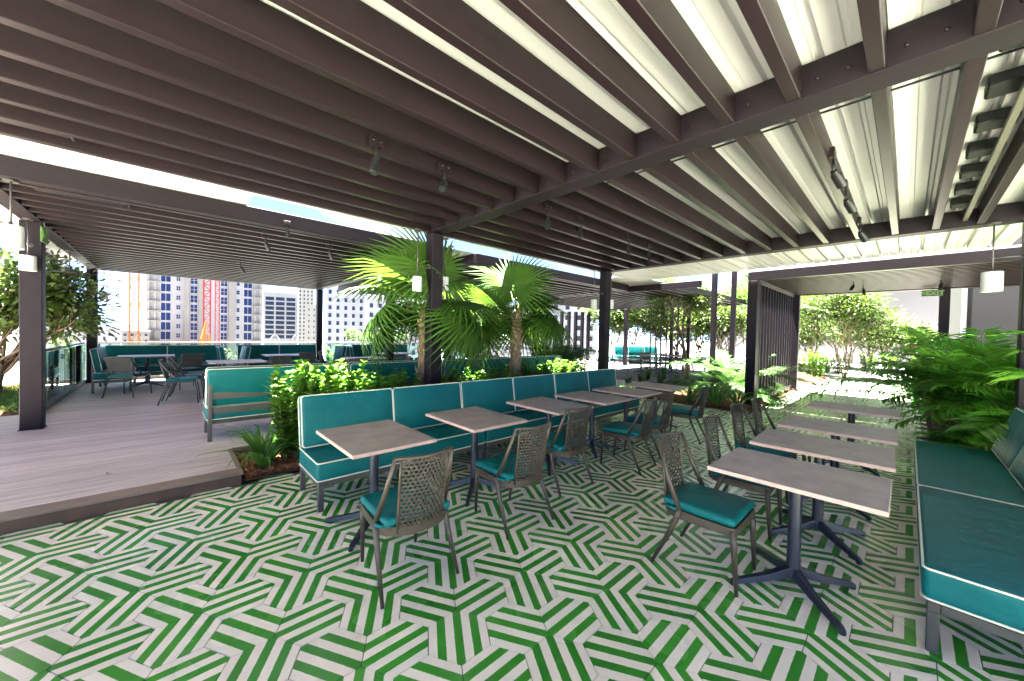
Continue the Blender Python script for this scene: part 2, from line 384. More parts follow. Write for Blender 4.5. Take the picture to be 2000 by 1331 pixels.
ANG = {0: 0, 1: R_(120), 2: R_(60)}
for k, (d, p, cls) in enumerate(vis):
    o = ob('tile', tile_me[random.randrange(24)], floor, (p.x, p.y, .0085+random.uniform(-.0004, .0004)), ANG[cls])
mb = MB(); uvs = []
for d, p, cls in rest: tile_geo(mb, uvs, p.x, p.y, ANG[cls], random.randrange(400))
mb.uv = uvs
tag(mb.build('tile_field', M['tile'], floor, loc=(0, 0, .0085)), kind='stuff')

# ---- timber deck
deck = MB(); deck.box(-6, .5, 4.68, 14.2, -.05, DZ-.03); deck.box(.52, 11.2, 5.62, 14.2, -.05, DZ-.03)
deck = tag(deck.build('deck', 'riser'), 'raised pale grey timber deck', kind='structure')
BW = .1385
bmesh_cache = {}
def board(u0, u1, v, nose=False):
    L_ = round(u1-u0, 3); key = (L_, nose)
    if key not in bmesh_cache:
        m_ = MB(); m_.bbox(0, L_, 0, BW-.007, -.026, 0, .004); bmesh_cache[key] = m_.mesh('board', 'decknose' if nose else 'deck')
    ob('board', bmesh_cache[key], deck, (u0, v, DZ+random.uniform(-.0008, .0008)))
k = 0; v = 4.60+BW
while v < 14.1:
    u_end = .565 if v < 5.5 else 11.2
    u = -6.0; first = True
    joints = [(.05 if k % 2 else .05)] if v > 5.6 else []
    joints = ([-1.9] if k % 2 else [-3.4])+([.62] if v > 5.6 else [])+([4.4, 8.2] if (v > 5.6 and k % 2) else ([2.6, 6.4] if v > 5.6 else []))
    for q in joints+[u_end]:
        board(u, q-.004, v); u = q
    k += 1; v += BW
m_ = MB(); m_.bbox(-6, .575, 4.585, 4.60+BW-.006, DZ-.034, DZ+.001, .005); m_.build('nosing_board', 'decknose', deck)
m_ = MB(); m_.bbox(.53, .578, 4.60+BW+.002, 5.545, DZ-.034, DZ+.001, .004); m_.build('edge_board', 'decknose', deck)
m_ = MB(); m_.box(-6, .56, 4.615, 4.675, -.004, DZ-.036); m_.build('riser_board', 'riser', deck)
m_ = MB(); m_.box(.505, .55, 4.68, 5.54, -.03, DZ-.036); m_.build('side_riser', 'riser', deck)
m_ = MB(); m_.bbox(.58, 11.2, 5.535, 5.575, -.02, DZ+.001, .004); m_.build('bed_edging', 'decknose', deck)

# ---- planting beds with bark mulch
def bed(name, label, u0, u1, v0, v1, z, res=.16):
    m_ = MB(); nu = max(2, int((u1-u0)/res)); nv = max(2, int((v1-v0)/res)); i0 = len(m_.v)
    for a in range(nu+1):
        for b_ in range(nv+1):
            edge = a in (0, nu) or b_ in (0, nv)
            m_.av([(u0+(u1-u0)*a/nu, v0+(v1-v0)*b_/nv, z+(-.02 if edge else random.uniform(0, .03)))])
    for a in range(nu):
        for b_ in range(nv):
            q = a*(nv+1)+b_; m_.face((q, q+nv+1, q+nv+2, q+1))
    return tag(m_.build(name, 'mulch', smooth=True), label, kind='structure')
BEDS = [('planting_bed', 'narrow mulched bed between tiles and deck', .585, 9.06, 4.64, 5.53, .035),
        ('planting_bed', 'mulched bed beyond the banquette and beside the slatted screen', 9.08, 13.4, 2.32, 5.53, .05),
        ('planting_bed', 'mulched bed behind the slatted screen', 13.4, 21, 2.32, 4.4, .05),
        ('planting_bed', 'mulched bed of feathery palms along the right of the path', 7.35, 15.4, -5.5, -.3, .05),
        ('planting_bed', 'bed outside the glass rail at left', -6, -1.62, 9.6, 14.4, DZ+.02)]
for b_ in BEDS: bed(*b_)
mb = MB()
def chips(u0, u1, v0, v1, z, n):
    for _ in range(n):
        p = Vector((random.uniform(u0, u1), random.uniform(v0, v1), z+random.uniform(.005, .04)))
        a = random.uniform(0, 6.28); d = Vector((math.cos(a), math.sin(a), random.uniform(-.4, .4))); nr = Vector((random.uniform(-.5, .5), random.uniform(-.5, .5), 1))
        L_, W_ = random.uniform(.025, .06), random.uniform(.01, .02); sd = d.cross(nr).normalized()*W_*.5; d = d.normalized()*L_
        t_ = random.random(); i = mb.av((p-sd, p+d-sd*.6, p+d+sd*.6, p+sd, p+d*.5+nr.normalized()*.006), t_)
        for q in ((0, 1, 4), (1, 2, 4), (2, 3, 4), (3, 0, 4)): mb.face([i+e for e in q])
chips(.6, 1.3, 4.65, 5.5, .04, 2600); chips(1.3, 7.6, 4.65, 5.5, .04, 2500); chips(9.1, 11.5, 2.33, 4.6, .055, 4500); chips(13.6, 20, 2.35, 3.2, .055, 1500)
chips(7.4, 9.5, -1.5, -.32, .055, 2500); chips(7.2, 9.05, 4.65, 5.5, .045, 1500)
tag(mb.build('bark_mulch', 'chip'), 'reddish brown bark chips covering the planting beds', 'mulch', kind='stuff')
# far terrace paving and concrete upstand
m_ = MB(); m_.box(13.45, 30, 4.45, 14.3, -.05, .13); m_.box(11.25, 13.4, 5.6, 14.3, -.05, .12)
tag(m_.build('far_paving', 'paving'), 'pale paving of the far terrace', kind='structure')
m_ = MB(); m_.box(9.08, 11.2, 5.56, 5.62, -.05, .18)
tag(m_.build('upstand', 'slab'), 'low concrete upstand behind the banquette end', kind='structure')

# ================================================================== PERGOLAS
BZ = 3.0; BH = .19; RZ = 3.2; PITCH_B = .3445
def roof_panels(parent, u0, u1, v0, v1, z=RZ, wpan=.245, n=2):
    wp = wpan*n; cnt = max(1, int(round((v1-v0)/wp))); wp = (v1-v0)/cnt; wpan = wp/n
    m_ = MB(); prof = []
    for k_ in range(n):
        b0 = k_*wpan
        prof += [(b0+.0, 0), (b0+.085, 0), (b0+.092, .006), (b0+.112, .006), (b0+.119, 0), (b0+wpan-.046, 0), (b0+wpan-.036, .038), (b0+wpan-.012, .038), (b0+wpan+.003, -.001)]
    L_ = u1-u0; i0 = m_.av([(0, y, zz) for y, zz in prof]); i1 = m_.av([(L_, y, zz) for y, zz in prof])
    j0 = m_.av([(0, y, zz+.004) for y, zz in prof]); j1 = m_.av([(L_, y, zz+.004) for y, zz in prof])
    for q in range(len(prof)-1):
        m_.face((i0+q, i0+q+1, i1+q+1, i1+q)); m_.face((j0+q, j1+q, j1+q+1, j0+q+1))
    me = m_.mesh('roof_panel', 'steel')
    for c in range(cnt): ob('roof_panel', me, parent, (u0, v0+c*wp, z+random.uniform(-.003, .003)))
def beams(parent, u0, u1, vs_, z0=BZ, h=BH, w_=.066, name='beam'):
    m_ = MB(); m_.bbox(0, u1-u0, -w_/2, w_/2, 0, h, .004); me = m_.mesh(name, 'beam')
    for v_ in vs_: ob(name, me, parent, (u0, v_, z0))
def bar(parent, name, x0, x1, y0, y1, z0, z1, m='post', b=.006):
    m_ = MB(); m_.bbox(x0, x1, y0, y1, z0, z1, b); return m_.build(name, m, parent)
def post(parent, u, v_, z0, z1, s=.18):
    p = bar(parent, 'post', u-s/2, u+s/2, v_-s/2, v_+s/2, z0, z1, 'post', .008)
    pl = MB(); pl.bbox(u-s/2-.012, u+s/2+.012, v_-s/2-.012, v_+s/2+.012, z0, z0+.012, .003); pl.build('base_plate', 'post', p)
    return p
PA = thing('pergola', 'near dark steel pergola of deep beams under a ribbed white metal roof', 'pergola')
va = [.15+PITCH_B*k_ for k_ in range(-3, 14)]
beams(PA, -1.8, 2.678, va); beams(PA, 2.882, 6.918, va)
bar(PA, 'girder', 2.68, 2.88, -1.12, 4.72, 2.992, 3.192); bar(PA, 'girder', 6.92, 7.12, -1.12, 4.66, 2.992, 3.192)
post(PA, 2.78, 4.63, .03, 2.99); post(PA, 7.02, 4.56, .03, 2.99); post(PA, 7.02, -.94, .0, 2.99)
roof_panels(PA, -1.85, 3.345, -1.09, 5.40); roof_panels(PA, 3.345, 9.93, -1.09, 5.40, RZ+.008); roof_panels(PA, -1.85, .75, 5.40, 6.015)
bar(PA, 'lap_shadow_strip', 3.335, 3.357, -1.05, 5.38, RZ-.009, RZ-.002, 'black', .002)  # black strip standing in for the shadow line where the roof sheets lap
m_ = MB(); m_.lathe([(0, -.006), (.008, -.006), (.011, 0), (.011, .004)], 8); bme = m_.mesh('bolt', 'beam', True)
for k_ in range(-3, 7):
    for dv_ in (.11, .24):
        o = ob('bolt', bme, PA, (2.677, .15+PITCH_B*k_+dv_, 3.08)); o.rotation_euler = (0, R_(90), 0)
for k_ in range(7):                                                 # dark bracket row where the roof meets the building at right
    bar(PA, 'bracket', 3.0+.55*k_, 3.18+.55*k_, -.47, -.28, 3.12, 3.195, 'black', .01)
bar(PA, 'gutter_rail', 2.9, 6.9, -.44, -.40, 3.05, 3.085, 'bframe', .004)

PB = thing('pergola', 'dark slatted pergola over the timber deck at left', 'pergola')
vb = [6.17+PITCH_B*k_ for k_ in range(23)]
beams(PB, -1.27, 3.74, vb)
bar(PB, 'girder', -1.45, -1.27, 5.9, 14.1, 2.992, 3.192); bar(PB, 'girder', 3.742, 3.92, 5.9, 14.1, 2.992, 3.192)
bar(PB, 'girder', -1.268, 3.74, 5.9, 6.05, 2.994, 3.192); bar(PB, 'girder', -1.268, 3.74, 13.95, 14.1, 2.994, 3.192)
post(PB, -1.36, 8.25, DZ, 2.99, .2); post(PB, -1.38, 13.98, DZ, 2.99); post(PB, 3.86, 13.98, DZ, 2.99)
roof_panels(PB, -2.0, 4.29, 6.03, 14.4, RZ+.004)
bar(PB, 'fascia', -2.1, -1.98, 5.9, 14.4, 3.06, 3.24)

PC = thing('pergola', 'slatted pergola behind the fan palms over the middle of the deck', 'pergola')
beams(PC, 4.68, 10.2, vb)
bar(PC, 'girder', 4.5, 4.678, 5.9, 14.1, 2.992, 3.192); bar(PC, 'girder', 10.202, 10.38, 5.9, 14.1, 2.992, 3.192)
bar(PC, 'girder', 4.68, 10.2, 5.9, 6.05, 2.994, 3.192); bar(PC, 'girder', 4.68, 10.2, 13.95, 14.1, 2.994, 3.192)
post(PC, 4.42, 9.62, DZ, 2.99); post(PC, 6.28, 9.62, DZ, 2.99); post(PC, 10.2, 9.62, DZ, 2.99); post(PC, 10.29, 14.02, DZ, 2.99)
roof_panels(PC, 4.3, 10.5, 6.03, 14.4, RZ+.004)

PD = thing('pergola', 'distant slatted pergola with dark edge beam beyond the staked tree', 'pergola')
ve = [4.9+PITCH_B*k_ for k_ in range(18)]
beams(PD, 10.72, 17.2, ve)
bar(PD, 'girder', 10.56, 10.72, 3.9, 11.2, 2.99, 3.17); bar(PD, 'girder', 17.2, 17.38, 3.9, 11.2, 2.99, 3.17)
bar(PD, 'girder', 10.722, 17.198, 4.5, 4.66, 2.994, 3.16); bar(PD, 'girder', 10.722, 17.198, 11.0, 11.16, 2.994, 3.16)
roof_panels(PD, 9.02, 17.4, 5.0, 9.42, RZ+.02)
for x_, d_ in ((1222, 18.9),):
    q = at(x_, 650, d_); post(PD, q.x, q.y, .13, 2.99)
for x_ in (1312, 1345): q = atu(x_, 650, 17.3); post(PD, q.x, q.y, .13, 2.99, .14)
for x_ in (1097, 1111, 1124, 1137, 1149): q = at(x_, 640, 22); post(PD, q.x, q.y, .13, 3.0, .16)
for x_ in (1271, 1281, 1291, 1302, 1324, 1335): q = atu(x_, 650, 17.3); bar(PD, 'screen_bar', q.x-.03, q.x+.03, q.y-.03, q.y+.03, .13, 2.99, 'post', .004)
PS = thing('steel_post', 'slim dark steel post rising behind the staked tree, left of a pair', 'post', at(1393, 650, 10.6)*1)
PS.location.z = 0.04; post(PS, 0, 0, 0, 3.75, .125)
PS2 = thing('steel_post', 'slim dark steel post next to the slatted screen, right of a pair', 'post', at(1431, 650, 10.9)*1)
PS2.location.z = 0.04; post(PS2, 0, 0, 0, 3.7, .125)

PE = thing('entry_trellis', 'dark slatted entry trellis with louvred side screen over the path', 'trellis')
post(PE, 10.05, 2.5, .04, 2.965, .2); post(PE, 14.3, 2.4, .04, 2.965, .18); post(PE, 14.3, -.6, .02, 2.965); post(PE, 10.05, -3.6, .0, 2.965)
bar(PE, 'girder', 9.95, 10.15, -3.7, 2.6, 2.97, 3.17); bar(PE, 'girder', 14.2, 14.4, -3.7, 2.6, 2.97, 3.15)
bar(PE, 'girder', 10.152, 14.198, 2.4, 2.58, 2.975, 3.16)
m_ = MB(); m_.bbox(-.03, .03, -3.65, 2.398, 0, .12, .004); me = m_.mesh('slat', 'beam')
for k_ in range(20): ob('slat', me, PE, (10.24+.2*k_, 0, 2.99))
bar(PE, 'roof_sheet', 9.97, 14.38, -3.68, 2.58, 3.175, 3.20, 'steel', .004)
m_ = MB(); m_.bbox(-.025, .025, -.03, .03, 0, 2.72, .004); me = m_.mesh('screen_bar', 'post')
for k_ in range(13): ob('screen_bar', me, PE, (10.5+.285*k_, 2.47, .205))
bar(PE, 'screen_panel', 10.16, 10.23, 2.40, 2.55, .2, 2.93); bar(PE, 'rail', 10.16, 14.2, 2.42, 2.52, .12, .2); bar(PE, 'rail', 10.16, 14.2, 2.42, 2.52, 2.93, 2.972)

# ================================================================== FURNITURE
def axis_samples(h, r):
    return [-h, -h+r*.08, -h+r*.3, -h+r*.62, -h+r]+[(-h+r)+(2*(h-r))*q/6 for q in range(1, 6)]+[h-r, h-r*.62, h-r*.3, h-r*.08, h]
def cushion(mb, c, size, r=.03, puff=(0, 0, 0), mtx=None):
    hx, hy, hz = (q/2 for q in size); H = (hx, hy, hz); S = [axis_samples(h_, r) for h_ in H]; ids = {}
    def put(p):
        key = tuple(round(q, 5) for q in p)
        if key in ids: return ids[key]
        inn = Vector([max(-H[i]+r, min(H[i]-r, p[i])) for i in range(3)]); d = Vector(p)-inn
        q = inn+d.normalized()*r if d.length > 1e-9 else inn
        f = [max(0, 1-(p[i]/H[i])**2) for i in range(3)]
        sg = [1 if q[i] > 0 else -1 for i in range(3)]
        q = Vector((q.x+sg[0]*puff[0]*f[1]*f[2]*(abs(p[0]) > H[0]*.999), q.y+sg[1]*puff[1]*f[0]*f[2]*(abs(p[1]) > H[1]*.999), q.z+sg[2]*puff[2]*f[0]*f[1]*(abs(p[2]) > H[2]*.999)))
        q = q+Vector(c)
        if mtx: q = mtx @ q
        ids[key] = mb.av([q]); return ids[key]
    for ax in range(3):
        b_, c_ = [(1, 2), (2, 0), (0, 1)][ax]
        for sgn in (-1, 1):
            for i in range(len(S[b_])-1):
                for j in range(len(S[c_])-1):
                    q = []
                    for (x_, y_) in ((S[b_][i], S[c_][j]), (S[b_][i+1], S[c_][j]), (S[b_][i+1], S[c_][j+1]), (S[b_][i], S[c_][j+1])):
                        p = [0, 0, 0]; p[ax] = sgn*H[ax]; p[b_] = x_; p[c_] = y_; q.append(put(p))
                    mb.face(q if sgn > 0 else q[::-1])
def loop_rect(c, ax, sx, sy, off, r, n=4):
    pts = []
    for qx, qy, a0 in ((1, 1, 0), (-1, 1, 90), (-1, -1, 180), (1, -1, 270)):
        for k_ in range(n+1):
            a = R_(a0+90*k_/n); x_ = qx*(sx/2-r)+r*math.cos(a); y_ = qy*(sy/2-r)+r*math.sin(a)
            pts.append(Vector(c)+(Vector((x_, y_, off)) if ax == 2 else Vector((x_, off, y_))))
    return pts
PR = .0062
def wob(mb, k=.004, f=9):
    mb.v = [(x_, y_, z_+k*math.sin(x_*f+y_*5)) for x_, y_, z_ in mb.v]
def bench(L, nback, name, label, group=None, zb=0, depth=.62, backrest=True, seats=1, strap=False, lean=9):
    """local: x along the bench, front towards -y, y=0 at the front edge"""
    t = thing(name, label, 'bench', group=group)
    sz0, sz1 = .268, .442
    f = MB(); f.bbox(.02, L-.02, .02, .065, .212, .262, .004); f.bbox(.02, L-.02, depth-.07, depth-.025, .212, .262, .004)
    f.bbox(.02, .065, .067, depth-.072, .212, .262, .004); f.bbox(L-.065, L-.02, .067, depth-.072, .212, .262, .004)
    fr = f.build('frame', 'bframe', t)
    for x_ in ([.02, L-.065] if L < 2.6 else [.02, L/2-.022, L-.065]):
        m_ = MB(); m_.bbox(x_, x_+.045, .02, .065, 0, .211, .004); m_.build('leg', 'bframe', t)
        m_ = MB(); m_.bbox(x_, x_+.045, depth-.022, depth+.023, 0, .84 if backrest else .211, .004); m_.build('back_leg', 'bframe', t)
    m_ = MB(); m_.box(.06, L-.06, .06, depth-.04, .25, .266); m_.build('seat_board', 'bframe', t)
    for s_ in range(seats):
        w_ = L/seats; cx = w_*(s_+.5)
        m_ = MB(); cushion(m_, (cx, depth/2, (sz0+sz1)/2), (w_-.008, depth, sz1-sz0), .030, (0, .006, .012)); se = m_.build('seat_cushion', 'teal', t, True)
        m_ = MB()
        for zz in (sz0+.010, sz1-.010): m_.tube(loop_rect((cx, depth/2, 0), 2, w_-.010, depth-.006+.004, zz, .026), PR, 6, True)
        m_.build('piping', 'piping', se, True)
    if backrest:
        for b_ in range(3): m_ = MB(); m_.bbox(.066, L-.066, depth-.015, depth+.012, .345+.19*b_, .435+.19*b_, .004); m_.build('back_rail', 'bframe', t)
        w_ = L/nback; rx = Matrix.Translation((0, depth-.085, .45)) @ Matrix.Rotation(R_(-lean), 4, 'X')
        for b_ in range(nback):
            m_ = MB(); cx = w_*(b_+.5); cushion(m_, (cx, 0, .245), (w_-.006, .125, .50), .034, (0, .016, 0), rx); bc = m_.build('back_cushion', 'teal', t, True)
            m_ = MB()
            for yy in (-.052, .052): m_.tube([rx @ p for p in loop_rect((cx, 0, .245), 1, w_-.010, .50-.008, yy, .03)], PR, 6, True)
            m_.build('piping', 'piping', bc, True)
            if strap:
                m_ = MB(); m_.bbox(cx-.035, cx+.035, depth+.006, depth+.02, .44, .82, .003); m_.build('strap', 'teal', bc)
    return t
def place(o, loc, rz=0): o.location = loc; o.rotation_euler = (0, 0, rz); return o

# banquette along the left row (three two-metre pieces)
GB = 'teal banquette pieces along the left row of tables'
SB = .945
for k_, lb in enumerate(('near end of the long teal banquette, with its free corner and white piping', 'middle piece of the long teal banquette behind the left row of tables', 'far end of the long teal banquette, ending by the palm bed')):
    place(bench(1.865, 2, 'banquette', lb, GB), (SB+1.875*k_, 3.43, .008))
# right sofa
place(bench(1.62, 2, 'sofa', 'large teal sofa in the right foreground with white piping', 'teal sofas along the right row of tables', depth=.70, lean=17), (2.86+1.62, -.085, .008), math.pi)
place(bench(2.02, 2, 'sofa', 'teal sofa directly behind the foreground sofa, below the feathery palms', 'teal sofas along the right row of tables', depth=.70, lean=17), (4.50+2.02, -.085, .008), math.pi)

def make_table(name, label, sx, sy, group, top='ttop', edge='tedge', H=.742, th=.026):
    t = thing(name, label, 'table', group=group)
    m_ = MB(); m_.bbox(-sx/2+.0025, sx/2-.0025, -sy/2+.0025, sy/2-.0025, H-th+.002, H, .002); tp = m_.build('table_top', top, t)
    m_ = MB()
    for (x0, x1, y0, y1) in ((-sx/2, sx/2, -sy/2, -sy/2+.0022), (-sx/2, sx/2, sy/2-.0022, sy/2), (-sx/2, -sx/2+.0022, -sy/2+.0024, sy/2-.0024), (sx/2-.0022, sx/2, -sy/2+.0024, sy/2-.0024)):
        m_.box(x0, x1, y0, y1, H-th, H-.003)
    m_.build('edge_band', edge, tp)
    m_ = MB(); m_.bbox(-.15, .15, -.15, .15, H-th-.014, H-th+.001, .003); m_.build('top_plate', 'navy', t)
    m_ = MB(); m_.tube([(0, 0, .06), (0, 0, .16), (0, 0, H-th-.013)], [.047, .037, .035], 14); autosmooth(m_.build('column', 'navy', t))
    for sx_, sy_ in ((1, 1), (1, -1), (-1, 1), (-1, -1)):
        m_ = MB(); d = Vector((sx_*.285, sy_*.275, 0)); n_ = Vector((-d.y, d.x, 0)).normalized()
        prof = ((.06, .030, .075, .135), (.45, .024, .042, .080), (.95, .017, .012, .040), (1.0, .012, .006, .030))
        ids = []
        for q, hw, z0, z1 in prof:
            p = d*q; ids.append(m_.av([p-n_*hw+Vector((0, 0, z0)), p+n_*hw+Vector((0, 0, z0)), p+n_*hw*.7+Vector((0, 0, z1)), p-n_*hw*.7+Vector((0, 0, z1))]))
        for a, b_ in zip(ids, ids[1:]):
            for j in range(4): m_.face((a+j, a+(j+1) % 4, b_+(j+1) % 4, b_+j))
        m_.face([ids[0]+j for j in (3, 2, 1, 0)]); m_.face([ids[-1]+j for j in range(4)])
        lg = m_.build('leg', 'navy', t)
        m_ = MB(); m_.lathe([(.0, 0), (.016, 0), (.018, .004), (.014, .012)], 10, tuple(d*.965)); m_.build('glide', 'black', lg)
    return t
GL = 'square stone-topped tables in the left row'
tb = None
ords = ('nearest', 'second', 'third', 'fourth', 'fifth', 'farthest')
for k_, (u_, dv_) in enumerate(((1.25, 0), (2.30, .02), (3.44, .02), (4.36, .02), (5.30, .03), (6.30, .04))):
    lb = f'{ords[k_]} grey-brown stone table of the left row, in front of the teal banquette'
    if tb is None: tb = make_table('cafe_table', lb, .655, .85, GL); place(tb, (u_, 2.97+dv_, .008))
    else: dup(tb, (u_, 2.97+dv_, .008), R_(random.uniform(-1.5, 1.5)), lb)
GR = 'stone-topped tables in the right row'
for k_, (u_, lb) in enumerate(((2.965, 'large grey-brown table in the right foreground, nearest of the right row'), (3.90, 'second grey-brown table of the right row, counted from the front'), (4.86, 'third grey-brown table of the right row, counted from the front'), (6.42, 'farthest grey-brown table of the right row, before the palms'))):
    o = dup(tb, (u_, .465, .008), R_((0, 1.5, 1.0, .5)[k_]), lb, GR)

def make_chair(name, label, group):
    """bronze chair with a perforated woven back, faces +y"""
    t = thing(name, label, 'chair', group=group)
    def arc(n=16):                                            # seat outline, D shaped with a rounded back
        pts = []
        for k_ in range(n+1):
            a = math.pi*k_/n; pts.append((.232*math.cos(a)*(1 if abs(math.cos(a)) < .98 else 1), -.11-.155*math.sin(a)))
        return pts
    pts = [(.205, .235), (.222, .20), (.232, .0)]+arc()+[(-.232, .0), (-.222, .20), (-.205, .235)]
    m_ = MB(); n = len(pts); z0, z1 = .362, .418; ctr = Vector((0, -.02))
    A = m_.av([(x_, y_, z0) for x_, y_ in pts]); B = m_.av([(x_, y_, z1) for x_, y_ in pts])
    inn = [(x_*.90, -.02+(y_+.02)*.90) for x_, y_ in pts]; C = m_.av([(x_, y_, z1) for x_, y_ in inn]); D = m_.av([(x_, y_, z0) for x_, y_ in inn])
    for k_ in range(n):
        q = (k_+1) % n; m_.face((A+k_, A+q, B+q, B+k_)); m_.face((B+k_, B+q, C+q, C+k_)); m_.face((C+k_, C+q, D+q, D+k_)); m_.face((D+k_, D+q, A+q, A+k_))
    autosmooth(m_.build('seat_frame', 'bronze', t), 50)
    m_ = MB(); m_.box(-.19, .19, -.21, .2, .398, .410); m_.build('seat_pan', 'weave', t)
    m_ = MB(); cushion(m_, (0, .005, .447), (.455, .455, .054), .026, (0, 0, .010)); m_.v = [(x_*(1-.16*max(0, -(y_+.02))), y_, z_) for x_, y_, z_ in m_.v]
    cu = m_.build('seat_cushion', 'teal', t, True)
    for s_ in (-1, 1): m_ = MB(); m_.tube([(s_*.238, -.11, .424), (s_*.246, -.145, .430), (s_*.232, -.175, .425), (s_*.21, -.18, .43)], .012, 6); m_.build('tie', 'teal', cu, True)
    for s_ in (-1, 1):
        m_ = MB(); m_.tube([(s_*.208, .215, .40), (s_*.205, .225, .30), (s_*.196, .245, 0)], [.019, .019, .011], 10); m_.build('front_leg', 'bronze', t, True)
        m_ = MB(); m_.tube([(s_*.236, -.10, .43), (s_*.238, -.115, .37), (s_*.240, -.15, .27), (s_*.252, -.275, 0)], [.017, .019, .0175, .011], 10); m_.build('rear_leg', 'bronze', t, True)
        m_ = MB(); m_.tube([(s_*.236, -.10, .42), (s_*.214, -.195, .63), (s_*.190, -.272, .846)], [.017, .0145, .0125], 10); m_.build('back_strut', 'bronze', t, True)
    def bp(s_, tt):                                          # point on the woven back: s_ in -1..1, tt 0 (bottom)..1 (top)
        hw = .150+.006*tt; bulge = .045*(1-s_*s_)
        return Vector((hw*s_, -.222-.056*tt-bulge*(.85+.15*tt), .380+.462*tt))
    m_ = MB(); m_.tube([Vector((.190, -.272, .846))]+[bp(1-2*k_/12, 1)+Vector((0, 0, .005)) for k_ in range(13)]+[Vector((-.190, -.272, .846))], .012, 8); m_.build('top_rail', 'bronze', t, True)
    for s_ in (-1, 1): m_ = MB(); m_.tube([bp(s_, k_/4) for k_ in range(5)], .0085, 6); m_.build('back_stile', 'bronze', t, True)
    m_ = MB(); NC, NR = 11, 19                                # woven mesh: bands with staggered openings
    def strip(p, q, wv, th):
        nn = Vector((0, 1, 0)); i = m_.av((p-wv+nn*th, p+wv+nn*th, q+wv+nn*th, q-wv+nn*th, p-wv-nn*th, p+wv-nn*th, q+wv-nn*th, q-wv-nn*th), random.random())
        for f in ((0, 1, 2, 3), (7, 6, 5, 4), (0, 4, 5, 1), (2, 6, 7, 3), (1, 5, 6, 2), (3, 7, 4, 0)): m_.face([i+e for e in f])
    for r_ in range(NR+1):
        tt = r_/NR
        for c in range(NC):
            p, q = bp(-1+2*c/NC, tt), bp(-1+2*(c+1)/NC, tt); off = .0018*(1 if (c+r_) % 2 else -1)
            strip(p+Vector((0, off, 0)), q+Vector((0, -off, 0)), Vector((0, 0, .0046)), .0016)
    for r_ in range(NR):
        for c in range(NC+1):
            s0 = -1+2*(c+(.5 if r_ % 2 else 0))/NC
            if s0 > 1: continue
            strip(bp(s0, r_/NR), bp(s0, (r_+1)/NR), Vector((.0058, 0, 0)), .0022)
    m_.build('woven_back', 'weave', t)
    return t
CG = 'bronze chairs with woven backs in the left row'
ch = make_chair('woven_chair', 'bronze woven-back chair with teal seat, nearest of the left row', CG); place(ch, (1.175, 2.275, .008), R_(-3))
spots = [(2.20, 2.33, -3, 'bronze woven-back chair at the second table of the left row'), (3.11, 2.55, -4, 'bronze woven-back chair at the third table of the left row'),
         (4.20, 2.36, 8, 'bronze woven-back chair at the fourth table of the left row'), (4.95, 2.46, 6, 'bronze woven-back chair pushed in behind the fourth chair of the left row'), (6.02, 2.39, 12, 'farthest bronze woven-back chair of the left row, beside the strap-leaf plants')]
for u_, v_, a, lb in spots: dup(ch, (u_, v_, .008), R_(a), lb, CG)
CR = 'bronze chairs with woven backs in the right row'
for u_, v_, a, lb in ((2.775, .925, 180, 'bronze woven-back chair in the right foreground with its teal seat fully in view'), (3.69, .95, 181, 'bronze woven-back chair at the second table of the right row, seat half under the table'),
                      (4.62, 1.0, 179, 'bronze woven-back chair at the third table of the right row'), (5.35, .98, 182, 'farthest bronze woven-back chair of the right row, near the slatted screen')):
    dup(ch, (u_, v_, .008), R_(a), lb, CR)

# ---- deck furniture
def make_rope_chair(name, label, group):
    t = thing(name, label, 'chair', group=group)
    for s_ in (-1, 1):
        m_ = MB(); m_.tube([(s_*.22, .22, .42), (s_*.24, .27, 0)], [.013, .011], 8); m_.build('front_leg', 'bframe', t, True)
        m_ = MB(); m_.tube([(s_*.22, -.17, .42), (s_*.25, -.30, 0)], [.013, .011], 8); m_.build('rear_leg', 'bframe', t, True)
        m_ = MB(); m_.tube([(s_*.22, .02, .42), (s_*.225, -.16, .62), (s_*.23, -.29, .82)], .011, 8); m_.build('arm_rod', 'bframe', t, True)
        m_ = MB(); m_.tube([(s_*.20, -.18, .42), (s_*.20, -.29, .82)], .011, 8); m_.build('back_stile', 'bframe', t, True)
    m_ = MB(); m_.tube([(-.23, -.29, .82), (0, -.31, .825), (.23, -.29, .82)], .011, 8); m_.build('top_rail', 'bframe', t, True)
    m_ = MB(); m_.bbox(-.235, .235, -.20, .24, .40, .425, .006); m_.build('seat_frame', 'bframe', t)
    m_ = MB(); cushion(m_, (0, .02, .452), (.44, .43, .05), .022, (0, 0, .008)); m_.build('seat_cushion', 'teal', t, True)
    m_ = MB()
    def P(x_, tt): return Vector((x_, -.185-.105*tt, .44+.37*tt))
    for k_ in range(26):
        x_ = -.192+.384*k_/25; zz = .022*(1 if k_ % 2 else -1)
        m_.tube([P(x_, 0), P(x_+zz, .12), P(x_, .24), P(x_, .26)], .004, 4)
        m_.tube([P(x_, .26), P(x_, 1)], .0062, 4)
    for k_ in range(12): m_.tube([P(-.2, .30+.058*k_), P(.2, .30+.058*k_)], .006, 4)
    m_.build('rope_back', 'rope', t)
    return t
GD = 'dark rope-back chairs on the deck'
rc = make_rope_chair('rope_chair', 'dark rope-back chair seen from behind at the corner sofa table', GD); place(rc, (-.58, 11.02, DZ), R_(-28))
for u_, v_, a, lb in ((.20, 9.55, -96, 'nearest of the dark rope-back chairs lined up beside the deck bench'), (.30, 10.1, -93, 'second of the dark rope-back chairs lined up beside the deck bench'),
                      (.36, 10.62, -95, 'third of the dark rope-back chairs lined up beside the deck bench'), (.35, 11.75, 20, 'dark rope-back chair turned to the corner sofa table, beyond the lined-up chairs')):
    dup(rc, (u_, v_, DZ), R_(a), lb)
